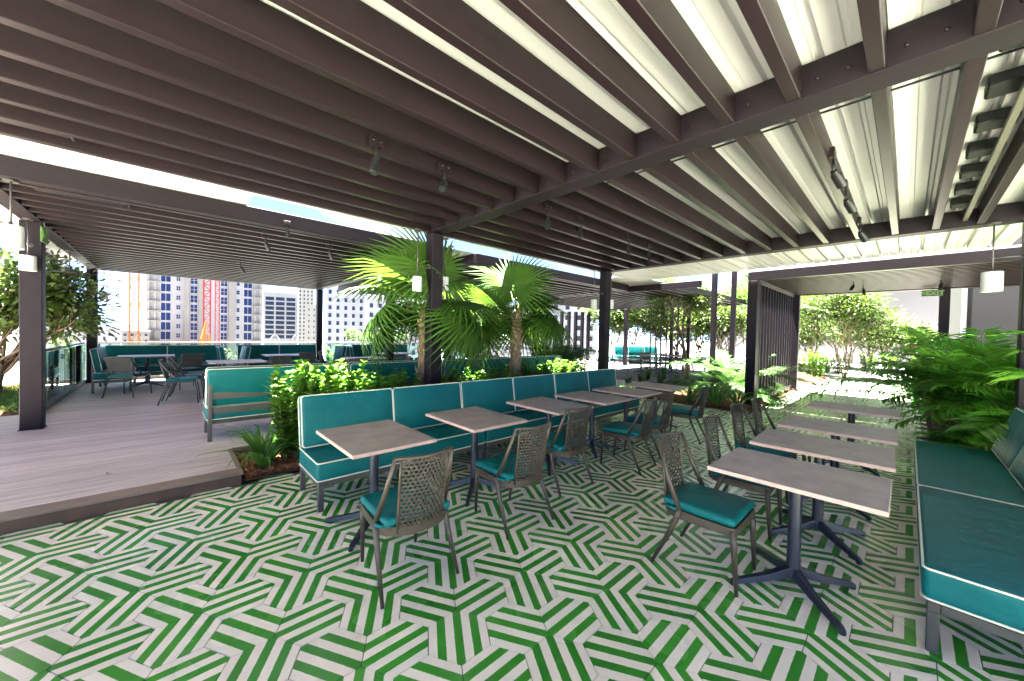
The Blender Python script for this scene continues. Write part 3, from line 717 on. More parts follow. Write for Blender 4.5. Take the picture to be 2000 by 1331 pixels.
pale = make_table('deck_table', 'pale-topped table in front of the left corner sofa', 1.0, .72, 'pale tables on the deck', 'palet', 'tedge')
place(pale, (-.36, 12.62, DZ))
def ptz(x_, y_): q = atz(x_, y_, DZ+.742); return (q.x, q.y)
for (x_, y_, lb) in ((462, 705, 'pale table between the lined-up chairs and the deck bench'), (556, 693, 'pale table in front of the middle corner sofa'), (712, 699, 'pale table seen above the hedge, left of the steel post'), (772, 690, 'pale table seen just behind the steel post by the palm')):
    u_, v_ = ptz(x_, y_); v_ = min(v_, 12.6); r = ray(x_, y_); u_ = r.x/r.y*v_
    dup(pale, (u_, v_, DZ), 0, lb)
for (x_, y_, d_, a, lb) in ((540, 700, 8.9, 10, 'dark rope-back chair with its back to the hedge, at the middle sofa table'), (612, 700, 10.4, -50, 'dark rope-back chair right of the middle sofa table'), (645, 700, 10.9, -120, 'dark rope-back chair left of the table above the hedge'),
                            (688, 703, 8.6, 5, 'dark rope-back chair close behind the hedge bench'), (775, 705, 9.4, 80, 'dark rope-back chair directly left of the fan palm trunk'), (925, 702, 10.5, 20, 'dark rope-back chair seen between the steel post and second palm'), (955, 702, 11.0, -30, 'dark rope-back chair just left of the second palm trunk')):
    q = at(x_, y_, d_); dup(rc, (q.x, q.y, DZ), R_(a), lb)
# benches with their backs to the hedge
DB = 'dark-framed teal benches with their backs to the hedge'
for k_, lb in enumerate(('dark-framed teal bench seen from behind, at the left end of the hedge', 'teal bench seen from behind above the hedge, left of the steel post', 'teal bench seen from behind above the hedge, right of the steel post', 'teal bench seen from behind above the hedge, past the second palm')):
    o = bench(1.70, 1, 'deck_bench', lb, DB, strap=True); place(o, (.36+1.70+1.76*k_, 6.02+.645, DZ), math.pi)
# corner sofas along the glass rail
SG = 'teal corner sofas along the glass rail'
for k_, (u0, u1) in enumerate(((-1.15, 1.15), (1.55, 3.72), (4.9, 7.1))):
    nm = ('left', 'middle', 'right')[k_]
    place(bench(u1-u0, 2, 'corner_sofa', f'teal sofa along the rear glass rail, {nm} of three', SG), (u0, 13.25, DZ))
    place(bench(1.3, 1, 'sofa_wing', f'left wing of the {nm} teal corner sofa by the rear glass rail', SG, depth=.6), (u0+.60, 11.75, DZ), R_(90)) if k_ == 0 else None
    place(bench(.78, 1, 'sofa_wing', f'right wing of the {nm} teal corner sofa by the rear glass rail', SG, depth=.5), (u1+.01, 13.23, DZ), R_(-90))
    if k_: place(bench(.78, 1, 'sofa_wing', f'left wing of the {nm} teal corner sofa by the rear glass rail', SG, depth=.5), (u0-.01, 12.45, DZ), R_(90))
# far terrace furniture
FT = 'furniture on the far terrace'
for (x_, d_, lb) in ((1208, 19.5, 'far teal sofa on the paving, left of the thin dark post'), (1240, 19.8, 'far teal sofa on the paving, right of the thin dark post')):
    q = at(x_, 690, d_); place(bench(1.6, 2, 'far_sofa', lb, FT), (q.x, q.y, .13), R_(-35))
for k_, (x_, d_) in enumerate(((1253, 15.2), (1283, 15.8), (1312, 15.0), (1378, 14.2))):
    q = at(x_, 690, d_); dup(pale, (q.x, q.y, .13), R_(20), ('leftmost far table under the distant pergola', 'second far table under the distant pergola', 'third far table under the distant pergola', 'far table behind the staked tree trunk')[k_], FT)
for k_, (x_, d_, a) in enumerate(((1192, 16.5, 30), (1240, 14.8, -60), (1268, 14.9, 150), (1298, 14.7, 100), (1328, 15.1, -80), (1392, 14.0, 90))):
    q = at(x_, 690, d_); dup(rc, (q.x, q.y, .13), R_(a), ('far chair beside the steel post, next to the far teal sofa', 'first chair of the far row under the distant pergola', 'second chair of the far row under the distant pergola', 'third chair of the far row under the distant pergola', 'fourth chair of the far row under the distant pergola', 'far chair right of the staked tree')[k_], FT)
# fallen leaf on the deck
m_ = MB(); m_.leaf((0, 0, .004), (1, .3, .05), (0, 0, 1), .06, .03, 0, .6); m_.leaf((.02, .02, .006), (-.4, 1, .2), (0, 0, 1), .04, .02, 0, .3)
q = atz(205, 929, DZ); tag(m_.build('fallen_leaf', 'dryleaf', loc=(q.x, q.y, DZ+.001)), 'dry brown leaf lying on the deck boards', 'leaf')
# ---- glass balustrades
def balustrade(label, p0, p1, n):
    p0, p1 = Vector(p0), Vector(p1); d = p1-p0; L_ = d.length; t = thing('glass_balustrade', label, 'railing', p0, math.atan2(d.y, d.x))
    w_ = L_/n
    m_ = MB(); m_.box(.012, w_-.012, -.006, .006, .06, .97); me = m_.mesh('glass_panel', 'glass')
    for k_ in range(n): ob('glass_panel', me, t, (w_*k_, 0, 0))
    bar(t, 'shoe_rail', 0, L_, -.04, .04, 0, .075, 'bframe', .004); m_ = MB(); m_.tube([(0, 0, 1.0), (L_, 0, 1.0)], .024, 10); m_.build('handrail', 'bframe', t, True)
balustrade('glass balustrade running away along the left edge of the deck', (-1.52, 8.9, DZ), (-1.52, 14.26, DZ), 4)
balustrade('long glass balustrade along the rear edge of the deck', (-1.52, 14.3, DZ), (11.0, 14.3, DZ), 9)

# ================================================================== LAMPS AND SIGNS
def pendant(label, group, top, zc, arm_to=None, r=.062, h=.2, rodz=None):
    t = thing('pendant_lamp', label, 'lamp', (top[0], top[1], zc), 0, group)
    m_ = MB(); m_.lathe([(0, h/2), (r-.006, h/2), (r, h/2-.005), (r, -h/2), (r-.006, -h/2), (r-.006, h/2-.03), (0, h/2-.03)], 24); autosmooth(m_.build('lamp_shade', 'shade', t))
    zt = (rodz if rodz else 2.99)-zc
    m_ = MB(); m_.tube([(0, 0, h/2-.01), (0, 0, zt)], .008, 8); m_.tube([(0, 0, h/2-.004), (0, 0, h/2+.03)], .014, 8); m_.build('rod', 'rod', t, True)
    m_ = MB(); m_.lathe([(0, zt-.016), (.05, zt-.016), (.05, zt-.001)], 16); m_.build('ceiling_plate', 'rod', t)
    if arm_to:
        a = Vector((arm_to[0]-top[0], arm_to[1]-top[1], 0)); zz = h/2+.16
        m_ = MB(); m_.tube([(0, 0, zz), (a.x, a.y, zz)], .007, 8); m_.lathe([(0, zz-.016), (.015, zz-.012), (.015, zz+.012), (0, zz+.016)], 10); ar = m_.build('arm', 'rod', t, True)
        m_ = MB(); m_.tube([(a.x*.96, a.y*.96, zz), (a.x, a.y, zz)], .028, 10); m_.build('wall_plate', 'rod', ar)
PG = 'white cylinder lamps on rods beside the steel posts'
q = atv(815, 555, 4.58); pendant('white cylinder lamp hanging left of the central steel post', PG, (q.x, q.y), q.z, (2.69, 4.6))
q = atv(868, 555, 4.70); pendant('white cylinder lamp hanging close right of the central steel post', PG, (q.x, q.y), q.z, (2.87, 4.64))
q = atv(879, 562, 5.05); pendant('white cylinder lamp half hidden behind the one right of the central post', PG, (q.x, q.y), q.z, None)
q = atv(1160, 595, 4.56); pendant('white cylinder lamp left of the post at the far banquette end', PG, (q.x, q.y), q.z, (6.93, 4.56))
q = atv(1193, 595, 4.50); pendant('white cylinder lamp right of the post at the far banquette end', PG, (q.x, q.y), q.z, (7.11, 4.52))
q = atu(57, 521, -1.36); pendant('white cylinder lamp in front of the big left post', PG, (-1.36, 8.02), 2.40, (-1.36, 8.15), .075, .2)
q = atz(20, 345, 2.99); pendant('large white cylinder lamp cut by the left picture edge', PG, (-1.12, 6.0), 2.44, None, .082, .22)
q = atv(174, 576, 13.75); pendant('white cylinder lamp in front of the corner post of the deck', PG, (q.x, q.y), q.z, (-1.38, 13.9), .085, .2)
q = atv(203, 578, 13.9); pendant('white cylinder lamp right of the corner post of the deck', PG, (q.x, q.y), q.z, (-1.29, 13.97), .085, .2)
q = atv(740, 582, 9.3); pendant('white cylinder lamp behind the drooping palm leaves', PG, (q.x, q.y), q.z, None, .075, .2)
q = atu(1937, 551, 6.9); pendant('large white cylinder lamp by the dark wall at right', PG, (q.x, q.y), q.z, (6.93, -.86), .082, .225)
t = thing('dome_lamp', 'dark wide dome lamp hanging by the left post', 'lamp', (-1.36, 10.9, 2.60))
m_ = MB(); m_.lathe([(.0, .10), (.03, .10), (.035, .06), (.06, .045), (.24, -.02), (.262, -.036), (.262, -.042), (.24, -.03), (.05, .03), (0, .04)], 32); autosmooth(m_.build('lamp_shade', 'bframe', t))
m_ = MB(); m_.tube([(0, 0, .09), (0, 0, .39)], .011, 8); m_.build('rod', 'rod', t, True); m_ = MB(); m_.lathe([(0, .375), (.06, .375), (.06, .39)], 16); m_.build('ceiling_plate', 'rod', t)
# spotlights on the beams
def spot(label, p, tilt, az, group, s=1.0, box=True):
    t = thing('spotlight', label, 'spotlight', p, 0, group)
    if box: m_ = MB(); m_.bbox(-.055*s, .055*s, -.035, -.002, -.035*s, .035*s, .004); bx = m_.build('junction_box', 'beam', t); m_ = MB(); m_.lathe([(0, .004), (.006, .003), (.006, 0)], 8, (.03*s, -.037, 0)); m_.lathe([(0, .004), (.006, .003), (.006, 0)], 8, (-.03*s, -.037, 0)); m_.build('screw', 'steel', bx)
    m_ = MB(); m_.tube([(0, -.02, -.03*s), (0, -.03, -.13*s)], .009*s, 8); m_.build('bracket', 'black', t, True)
    d = Vector((math.cos(az)*math.sin(tilt), math.sin(az)*math.sin(tilt), -math.cos(tilt))); p0 = Vector((0, -.03, -.12*s))
    m_ = MB(); m_.tube([p0-d*.01*s, p0+d*.02*s, p0+d*.03*s, p0+d*.135*s, p0+d*.14*s], [.018*s, .024*s, .030*s, .031*s, .027*s], 14); hd = autosmooth(m_.build('lamp_head', 'black', t))
    m_ = MB(); m_.tube([p0+d*.1402*s, p0+d*.1408*s], .024*s, 14); m_.build('lens', 'dkglass', hd)
SGp = 'black spotlights on the pergola beams'
vsl = .15+PITCH_B*8-.0375
for k_, (x_, y_, ti, az, lb) in enumerate(((733, 320, 14, 3.6, 'nearest black spotlight on a small box, left half of the ceiling'), (865, 362, 40, 3.9, 'black spotlight aimed left, second along the ceiling beam'), (1067, 430, 8, 3.5, 'black spotlight just right of the main girder'), (1130, 450, 22, 3.7, 'black spotlight second to the right of the main girder'), (1225, 482, 20, 3.6, 'black spotlight third to the right of the main girder'), (1265, 493, 16, 3.8, 'black spotlight fourth to the right of the main girder'))):
    q = atv(x_, y_, vsl); spot(lb, (q.x, vsl, 3.06), R_(ti), az, SGp)
for k_, (u_, lb) in enumerate(((3.78, 'large black spotlight on the right beams, nearest of three in line'), (4.62, 'large black spotlight on the right beams, middle of three in line'), (6.1, 'large black spotlight on the right beams, farthest of three in line'))):
    spot(lb, (u_, .15+PITCH_B-.0375, 3.05), R_(62), -.25, SGp, 1.15)
vfl = 6.17+PITCH_B*2-.0375
for x_, y_, lb in ((518, 466, 'small black spotlight under the left pergola, above the tower'), (643, 486, 'small black spotlight under the left pergola, near the palm')):
    q = atv(x_, y_, vfl); spot(lb, (q.x, vfl, 3.05), R_(25), .3, SGp)
q = atv(467, 518, 10.1); spot('farthest small black spotlight under the left pergola', (q.x, 6.17+PITCH_B*11-.0375, 3.05), R_(30), .3, SGp)
q = atv(560, 446, 5.9); spot('small spotlight on the front beam of the left pergola', (q.x, 5.898, 3.06), R_(10), .3, SGp, .8)
for u_, v_, a, lb in ((11.3, .9, 2.6, 'black spotlight under the entry trellis, left of two'), (12.3, .8, 3.4, 'black spotlight under the entry trellis, behind the left one'), (12.0, -.42, 2.9, 'black spotlight under the entry trellis, near the exit sign')):
    spot(lb, (u_, v_, 2.995), R_(35), a, SGp, 1.1, False)
for (u0, u1, v_, z0, lb) in ((-1.5, -.55, 4.44, 3.04, 'long black speaker bar between the ceiling beams at far left'), (-1.05, -.35, 6.42, 3.03, 'black linear heater under the left pergola')):
    t = thing('ceiling_unit', lb, 'fixture', (u0, v_, z0)); bar(t, 'housing', 0, u1-u0, -.05, .05, 0, .08, 'black', .012); bar(t, 'end_cap', u1-u0+.001, u1-u0+.02, -.06, .06, -.01, .12, 'black', .004)
# exit signs
def text(parent, s, size, loc, rot, m='lime', name='lettering'):
    c = bpy.data.curves.new('t', 'FONT'); c.body = s; c.size = size; c.align_x = 'CENTER'; c.align_y = 'CENTER'; c.extrude = .002; c.offset = .0025
    tmp = bpy.data.objects.new('tmp', c); COL.objects.link(tmp); dg = bpy.context.evaluated_depsgraph_get()
    me = bpy.data.meshes.new_from_object(tmp.evaluated_get(dg)); bpy.data.objects.remove(tmp); me.materials.clear(); me.materials.append(M[m])
    o = ob(name, me, parent, loc); o.rotation_euler = rot; return o
q = atu(1821, 573, 14.12)
t = thing('exit_sign', 'green exit sign hanging beside the far trellis post at right', 'sign', (14.12, q.y, q.z))
bar(t, 'panel', 0, .03, -.18, .18, -.08, .08, 'signd', .004); bar(t, 'stem', .01, .02, -.01, .01, .081, 2.97-q.z, 'rod', .002)
text(t, '<EXIT', .15, (-.003, 0, 0), (R_(90), 0, R_(-90)))
t = thing('exit_sign', 'green exit sign seen edge-on beside the big left post', 'sign', (-1.245, 8.10, 2.80))
bar(t, 'panel', 0, .02, -.17, .17, -.1, .1, 'signg', .003); bar(t, 'stem', .005, .015, -.01, .01, .101, .19, 'rod', .002)
text(t, 'EXIT', .17, (.023, 0, 0), (R_(90), 0, R_(90)))

# ================================================================== PLANTS
def rnd(a, b): return random.uniform(a, b)
def bush_mesh(h, spread, stems, leafL, step, per=4, up=.55):
    mb = MB(); sb = MB()
    for s_ in range(stems):
        a = rnd(0, 6.28); r = spread*math.sqrt(random.random()); b0 = Vector((math.cos(a)*r*.35, math.sin(a)*r*.35, 0)); tp = Vector((math.cos(a)*r, math.sin(a)*r, h*rnd(.72, 1.05)))
        sb.tube([b0, b0.lerp(tp, .5)+Vector((rnd(-.02, .02), rnd(-.02, .02), 0)), tp], [.006, .004, .002], 4)
        n = int(tp.z/step); st = random.random()*.35
        for k_ in range(n):
            tt = .12+.88*k_/n; p = b0.lerp(tp, tt); off = rnd(0, 6.28)
            for q in range(per):
                an = off+q*6.283/per; d = Vector((math.cos(an), math.sin(an), up+rnd(-.25, .35)+(.5 if k_ > n-3 else 0)))
                mb.leaf(p, d, Vector((0, 0, 1)), leafL*rnd(.7, 1.15)*(1 if k_ < n-2 else .75), leafL*.50, rnd(.1, .5), min(1, st+rnd(0, .45)+(.25 if k_ > n-4 else 0)))
    return mb.mesh('foliage', 'hedge'), sb.mesh('stems', 'stem')
BUSH = [bush_mesh(1.0, .27, 13, .125, .058) for _ in range(3)]
def bush(label, group, p, s, rz, kind=None, leafm=None, sz=None):
    fm, sm = BUSH[kind if kind is not None else random.randrange(3)]
    if leafm:
        key = (fm.name, leafm)
        if key not in bmesh_cache: c = fm.copy(); c.materials.clear(); c.materials.append(M[leafm]); bmesh_cache[key] = c
        fm = bmesh_cache[key]
    t = thing('leafy_shrub', label, 'shrub', p, rz, group); t.scale = (s, s, sz or s)
    ob('foliage', fm, t); ob('stems', sm, t)
HG = 'glossy green shrubs of the hedge behind the banquette'
HN = [0]; ORD = 'first second third fourth fifth sixth seventh eighth ninth tenth eleventh twelfth thirteenth fourteenth fifteenth sixteenth seventeenth eighteenth nineteenth twentieth'.split()
def row(u0, u1, h, step=.30):
    u = u0
    while u < u1:
        for v_, rw in ((4.90, 'banquette-side'), (5.26, 'deck-side')): bush(f'{ORD[HN[0]]} hedge shrub from the near end of the bed, {rw} row', HG, (u+rnd(-.06, .06), v_+rnd(-.06, .06), .04), rnd(.92, 1.08), rnd(0, 6.28), sz=h*rnd(.9, 1.08))
        u += step; HN[0] += 1
bush('tall glossy hedge shrub at the near free end of the bed, left of the banquette', HG, (1.10, 5.0, .04), 1.1, .3, sz=1.16)
row(1.22, 1.9, 1.12); row(1.9, 2.6, .98); row(3.15, 4.45, .95); row(5.1, 6.8, .98)

def tree(name, label, cat_group, p, H, trunk_h, rad, nleaf, leafL, leafm, trunk_r=.035, stems=1, barkm='bark', flat=1.0, lean=0, gap=.0, seed=0, two=False):
    rs = random.Random(seed); t = thing(name, label, 'tree', p, 0, cat_group)
    tb_ = MB(); tips = []
    def grow(p0, d, L_, r, lvl):
        n = 3; pts = [p0]; q = p0.copy(); dd = d.copy()
        for k_ in range(n):
            dd = (dd+Vector((rs.uniform(-.18, .18), rs.uniform(-.18, .18), rs.uniform(-.05, .14)))).normalized(); q = q+dd*L_/n; pts.append(q.copy())
        tb_.tube(pts, [r*(1-.4*k_/n) for k_ in range(n+1)], 5 if lvl else 8)
        if lvl >= 3: tips.append((pts[1], dd)); tips.append((pts[2], dd)); tips.append((pts[3], dd)); return
        for k_ in range(rs.choice((3, 4)) if lvl else rs.choice((4, 5))):
            a = rs.uniform(0, 6.28); sp = rs.uniform(.45, .95); nd = (dd+Vector((math.cos(a)*sp, math.sin(a)*sp, rs.uniform(-.25, .4)*flat))).normalized()
            grow(pts[rs.choice((2, 3, 3))], nd, L_*rs.uniform(.55, .8) if lvl else rad*rs.uniform(.7, 1.0), r*.55, lvl+1)
    for s_ in range(stems):
        a = rs.uniform(0, 6.28); d = Vector((math.cos(a)*.25*(stems > 1)+lean, math.sin(a)*.25*(stems > 1), 1)).normalized()
        grow(Vector((0, 0, -.05)), d, trunk_h, trunk_r*(1 if stems == 1 else .7), 0)
    tb_.build('trunk', barkm, t, True)
    zmax = max(q.z for q, _ in tips); zmin = min(q.z for q, _ in tips); mb = MB()
    per = max(1, nleaf//len(tips))
    for q, dd in tips:
        ct = rs.random()
        for _ in range(per):
            o_ = Vector((rs.gauss(0, 1), rs.gauss(0, 1), rs.gauss(0, .8)))*leafL*1.5
            pp = q+o_; d = (o_.normalized()+dd*.5+Vector((0, 0, rs.uniform(-.4, .3)))).normalized()
            nr = Vector((rs.uniform(-.6, .6), rs.uniform(-.6, .6), 1))
            (mb.leaf2 if two else lambda *a_: mb.leaf(*a_[:5], rs.uniform(0, .5), a_[5]))(pp, d, nr, leafL*rs.uniform(.7, 1.2), leafL*.5, min(1, max(0, ct*.6+rs.uniform(0, .4))))
    cr = mb.build('crown', leafm, t)
    s_ = H/ max(.1, zmax+leafL); t.scale = (s_, s_, s_)
    return t
tree('small_tree', 'slender leafy tree outside the glass rail at the left edge', None, (-2.45, 12.2, DZ+.03), 3.3, .35, .55, 8500, .06, 'olive', .035, 4, flat=1.6, seed=3)
tree('small_tree', 'small leafy tree behind the big left post', None, (-2.55, 10.9, DZ+.03), 2.9, .35, .55, 7000, .055, 'olive', .035, 3, flat=1.6, seed=5)
q = at(1347, 700, 12.6); q.z = .06
STK = tree('staked_tree', 'young open tree held by wooden stakes beside the bed', None, q, 3.7, 1.1, .68, 6000, .07, 'olive', .04, 1, seed=11, gap=.3)
for k_ in range(3):
    a = k_*2.094+.4; t = thing('tree_stake', ('wooden stake leaning to the left of the young tree', 'wooden stake leaning behind the young tree', 'wooden stake leaning to the right of the young tree')[k_], 'stake', q+Vector((math.cos(a)*.30, math.sin(a)*.30, 0)), 0, 'stakes round the young tree')
    m_ = MB(); m_.tube([(0, 0, -.1), (-math.cos(a)*.26, -math.sin(a)*.26, .78)], .028, 6); m_.build('pole', 'wood', t); m_ = MB(); m_.tube([(-math.cos(a)*.24, -math.sin(a)*.24, .70), (-math.cos(a)*.25, -math.sin(a)*.25, .74)], .034, 8); m_.build('tie', 'rope', t)
q = at(1650, 700, 15.5); q.z = .06
tree('multi_stem_tree', 'airy multi-stemmed tree beyond the entry trellis', None, q, 4.2, .9, .95, 11000, .085, 'yellow', .03, 4, seed=21)
q = at(1610, 700, 14.9); q.z = .06
for x_, d_, H, sd, lb in ((1200, 24, 4.6, 31, 'leftmost bright yellow-green tree behind the far terrace'), (1235, 26, 5.0, 32, 'middle bright yellow-green tree behind the far terrace'), (1275, 25, 4.2, 33, 'right bright yellow-green tree behind the far terrace')):
    q = at(x_, 690, d_); q.z = -.06; tree('garden_tree', lb, 'bright trees behind the far terrace', q, H, 1.0, 1.0, 9000, .14, 'yellow', .05, 2, seed=sd)
q = at(950, 640, 15.8); q.z = -.9
tree('garden_tree', 'loose green tree outside the rear glass rail, left of the second palm', None, q, 3.6, .9, 1.0, 7000, .10, 'olive', .04, 2, seed=41)
for x_, d_, H, sd, lb, mt in ((1585, 19.5, 3.6, 22, 'leafy tree behind the far trellis post', 'olive'), (1740, 20.5, 3.0, 23, 'low leafy tree right of the airy tree, before the white wall', 'yellow'), (1690, 22.5, 3.4, 24, 'leafy tree deep behind the airy tree', 'olive'), (1415, 21, 4.2, 25, 'leafy tree between the two slim posts', 'olive'), (1360, 23, 4.4, 26, 'leafy tree behind the staked tree', 'yellow'), (1320, 26, 4.6, 27, 'bright tree at the right end of the far terrace', 'yellow'), (1545, 24, 5.6, 28, 'tree top showing above the entry trellis', 'hedge')):
    q = at(x_, 690, d_); q.z = 0; tree('garden_tree', lb, 'garden trees beyond the terrace', q, H, .6, .9, 7000, .12, mt, .045, 3, flat=1.4, seed=sd)
# shrubs outside the rail and beyond the path
k_ = 0
for (x_, d_, s_, lb, mt) in ((118, 13.0, 1.0, 'bright shrub behind the left glass panel, near the post', 'yellow'), (135, 12.0, .8, 'lower bright shrub behind the left glass panel', 'hedge'), (300, 16.5, 1.5, 'lime shrub tip showing above the left corner sofa', 'yellow'), (440, 16.5, 1.5, 'lime shrub between the left and middle corner sofas', 'yellow'), (650, 18.0, 1.7, 'sunlit shrub between the middle and right corner sofas', 'hedge'),
                             (1600, 14.8, 1.0, 'green shrub at the foot of the far trellis post', 'hedge'), (1585, 15.6, 1.1, 'second green shrub behind the far trellis post', 'hedge'), (1640, 16.6, .9, 'green shrub below the airy tree, left', 'hedge'), (1690, 17.2, 1.0, 'green shrub below the airy tree, middle', 'yellow'), (1735, 17.6, 1.0, 'green shrub below the airy tree, right', 'hedge'), (1290, 11.3, .45, 'low shrub in the bed left of the staked tree', 'dark'), (1255, 11.0, .42, 'low shrub in the bed behind the farthest left table', 'dark'), (1320, 11.0, .42, 'low shrub at the foot of the staked tree', 'dark'), (1230, 10.6, .40, 'low shrub at the banquette end, left of the bed', 'dark'), (1375, 11.4, .5, 'low shrub right of the staked tree', 'dark'),
                             (1570, 16.5, .8, 'lush shrub hugging the far trellis post', 'hedge'), (1615, 17.5, .8, 'lush shrub left of the path end', 'hedge'), (1660, 18.6, .8, 'lush shrub at the path end, left', 'yellow'), (1705, 19.0, .8, 'lush shrub at the path end, middle', 'hedge'), (1750, 19.2, .8, 'lush shrub at the path end, right', 'yellow'), (1790, 16.0, .9, 'lush shrub right of the path behind the feathery palms', 'hedge'), (1400, 12.6, .7, 'leafy shrub between the slim posts', 'hedge'), (1340, 13.2, .6, 'leafy shrub behind the staked tree foot', 'hedge'), (1300, 13.0, .55, 'leafy shrub left of the staked tree, second row', 'hedge'), (1265, 12.6, .5, 'leafy shrub beyond the farthest left table, second row', 'hedge')):
    q = at(x_, 690, d_); z = DZ if x_ < 140 else (-.9 if x_ < 700 else .06); bush(lb, None, (q.x, q.y, z), s_*1.15, k_, k_ % 3, mt, s_*1.05); k_ += 1

# ---- fan palms
def fan_mesh(R=.85, n=40, span=300, droop=.35, seed=0):
    rs = random.Random(seed); mb = MB()
    for k_ in range(n):
        a = R_(-span/2+span*k_/(n-1)); L_ = R*(.78+.22*math.cos(a*.5))*rs.uniform(.93, 1.05); da = R_(span/(n-1))*.5; tn = rs.random()
        rows = []
        for f, wf in ((.03, 1.0), (.25, 1.0), (.44, .92), (.72, .50), (1.0, .04)):
            r = L_*f; hw = (math.tan(da)*min(r, L_*.48)*1.06+.001)*wf; c, s_ = math.cos(a), math.sin(a)
            zf = -.14*r*r/R-droop*max(0, f-.5)**1.6*L_*rs.uniform(.6, 1.3); fold = hw*.30
            rows.append(mb.av([(r*c+hw*s_, r*s_-hw*c, zf-fold), (r*c, r*s_, zf+fold*.6), (r*c-hw*s_, r*s_+hw*c, zf-fold)], min(1, .25*tn+.3+(.3 if f > .7 else 0)*tn)))
        for A, B in zip(rows, rows[1:]): mb.face((A, A+1, B+1, B)); mb.face((A+1, A+2, B+2, B+1))
    return mb.mesh('blade', 'fan', True)
FAN = [fan_mesh(1.0, 46, 315, .22, 1), fan_mesh(.95, 42, 290, .6, 2), fan_mesh(.95, 40, 270, 1.25, 3)]
def fan_palm(label, base, trunk_h, fronds, tr=.085, lean=(0, 0)):
    t = thing('fan_palm', label, 'palm', base)
    top = Vector((lean[0], lean[1], trunk_h)); m_ = MB(); m_.tube([Vector((0, 0, -.05)), top*.35, top*.7, top, top+Vector((0, 0, .18))], [tr*1.15, tr*1.2, tr*.95, tr*.9, tr*.4], 14); tk = m_.build('trunk', 'trunk', t, True)
    m_ = MB(); rs = random.Random(trunk_h)
    for k_ in range(150):                                           # old leaf bases wrapped round the trunk
        tt = rs.random(); a = rs.uniform(0, 6.28); c = top*tt; rr = tr*(1.12-.2*tt); p = c+Vector((math.cos(a)*rr, math.sin(a)*rr, 0))
        tw = rs.uniform(-.55, .55); d = Vector((-math.sin(a)*tw+math.cos(a)*.14, math.cos(a)*tw+math.sin(a)*.14, 1)); m_.leaf(p, d, Vector((math.cos(a), math.sin(a), 0)), rs.uniform(.10, .24), rs.uniform(.02, .05), 0, rs.random())
    m_.build('leaf_bases', 'fibre', tk)
    for (az, el, pl, kind, sc, tip, roll) in fronds:
        az, el = R_(az), R_(el); d = Vector((math.cos(az)*math.cos(el), math.sin(az)*math.cos(el), math.sin(el))); p0 = top+Vector((0, 0, .02)); hub = p0+d*pl+Vector((0, 0, -.10*pl*pl))
        m_ = MB(); m_.tube([p0, p0.lerp(hub, .5)+Vector((0, 0, .03*pl)), hub], [.017, .011, .009], 6); pt = m_.build('petiole', 'stem', t, True)
        X = Vector((math.cos(az)*math.cos(el-R_(tip)), math.sin(az)*math.cos(el-R_(tip)), math.sin(el-R_(tip)))); Y = Vector((0, 0, 1)).cross(X); Y = Y.normalized() if Y.length > .05 else Vector((-math.sin(az), math.cos(az), 0)); Z = X.cross(Y)
        rm = Matrix((X, Y, Z)).transposed().to_4x4() @ Matrix.Rotation(R_(roll), 4, 'X')
        o = ob('frond', FAN[kind], t); o.matrix_local = Matrix.Translation(hub) @ rm @ Matrix.Scale(sc, 4)
CAMDIR = math.degrees(YAW)+180                                        # azimuth that faces the camera
def crown(seed, n, first):
    rs = random.Random(seed); L_ = list(first)
    for k_ in range(n):
        el = rs.choice((70, 48, 30, 12, -5, -18)); a_ = k_*137.5+rs.uniform(-15, 15)
        if abs((a_-CAMDIR+180) % 360-180) < 62 and el < 60: a_ += 120
        L_.append((a_, el+rs.uniform(-8, 8), rs.uniform(.42, .72), 1 if el > 20 else 2, rs.uniform(.72, .95), rs.uniform(25, 60), rs.uniform(-15, 15)))
    return L_
p1 = atv(826, 700, 5.12)
fan_palm('fan palm with a shaggy trunk just left of the central post', (p1.x, 5.12, .04), 1.82, crown(5, 15, [(CAMDIR+40, 62, .80, 0, .98, -48, 8), (CAMDIR-95, 40, .72, 1, .9, 38, 0), (CAMDIR+85, 22, .62, 1, .95, 30, 10), (CAMDIR+70, -4, .7, 2, .95, 48, 0), (CAMDIR+100, 5, .72, 2, .9, 50, 0), (CAMDIR-70, 12, .6, 2, .9, 60, 0)]), .075)
p2 = atv(1007, 700, 5.18)
fan_palm('fan palm with a thick shaggy trunk, second from the left', (p2.x, 5.18, .04), 1.86, crown(9, 14, [(CAMDIR-15, 66, .68, 0, .92, -46, -6), (CAMDIR-55, 28, .60, 0, .85, -10, 0), (CAMDIR-80, 8, .62, 1, .9, 45, 0), (CAMDIR+112, 12, .62, 2, .85, 50, 0), (CAMDIR+125, 35, .55, 1, .85, 40, 0)]), .10)

# ---- feathery (areca) palms
def areca_mesh(seed, L_=1.5, nl=34, ll=.40, arch=.9):
    rs = random.Random(seed); mb = MB(); pts = []
    for k_ in range(13):
        s_ = k_/12; ang = R_(82)-R_(95)*arch*s_**1.25; 
        p = Vector((0, 0, 0)) if not pts else pts[-1]+Vector((math.cos(ang), 0, math.sin(ang)))*L_/12
        pts.append(p)
    mb.tube(pts, [.012-.0008*k_ for k_ in range(13)], 5)
    def P(s_):
        f = s_*12; i = min(11, int(f)); return pts[i].lerp(pts[i+1], f-i), (pts[i+1]-pts[i]).normalized()
    for k_ in range(nl):
        s_ = .22+.78*k_/(nl-1); p, d = P(s_); l = ll*(.55+.75*math.sin(math.pi*min(1, .18+.80*s_)))*rs.uniform(.85, 1.1)
        for sd in (-1, 1):
            up = Vector((-d.z, 0, d.x)); dr = (d*.75+Vector((0, sd, 0))*.85+up*.32).normalized(); nr = up
            mb.leaf(p, dr, nr, l, .032, rs.uniform(.25, .6), rs.random())
    return mb.mesh('frond', 'areca')
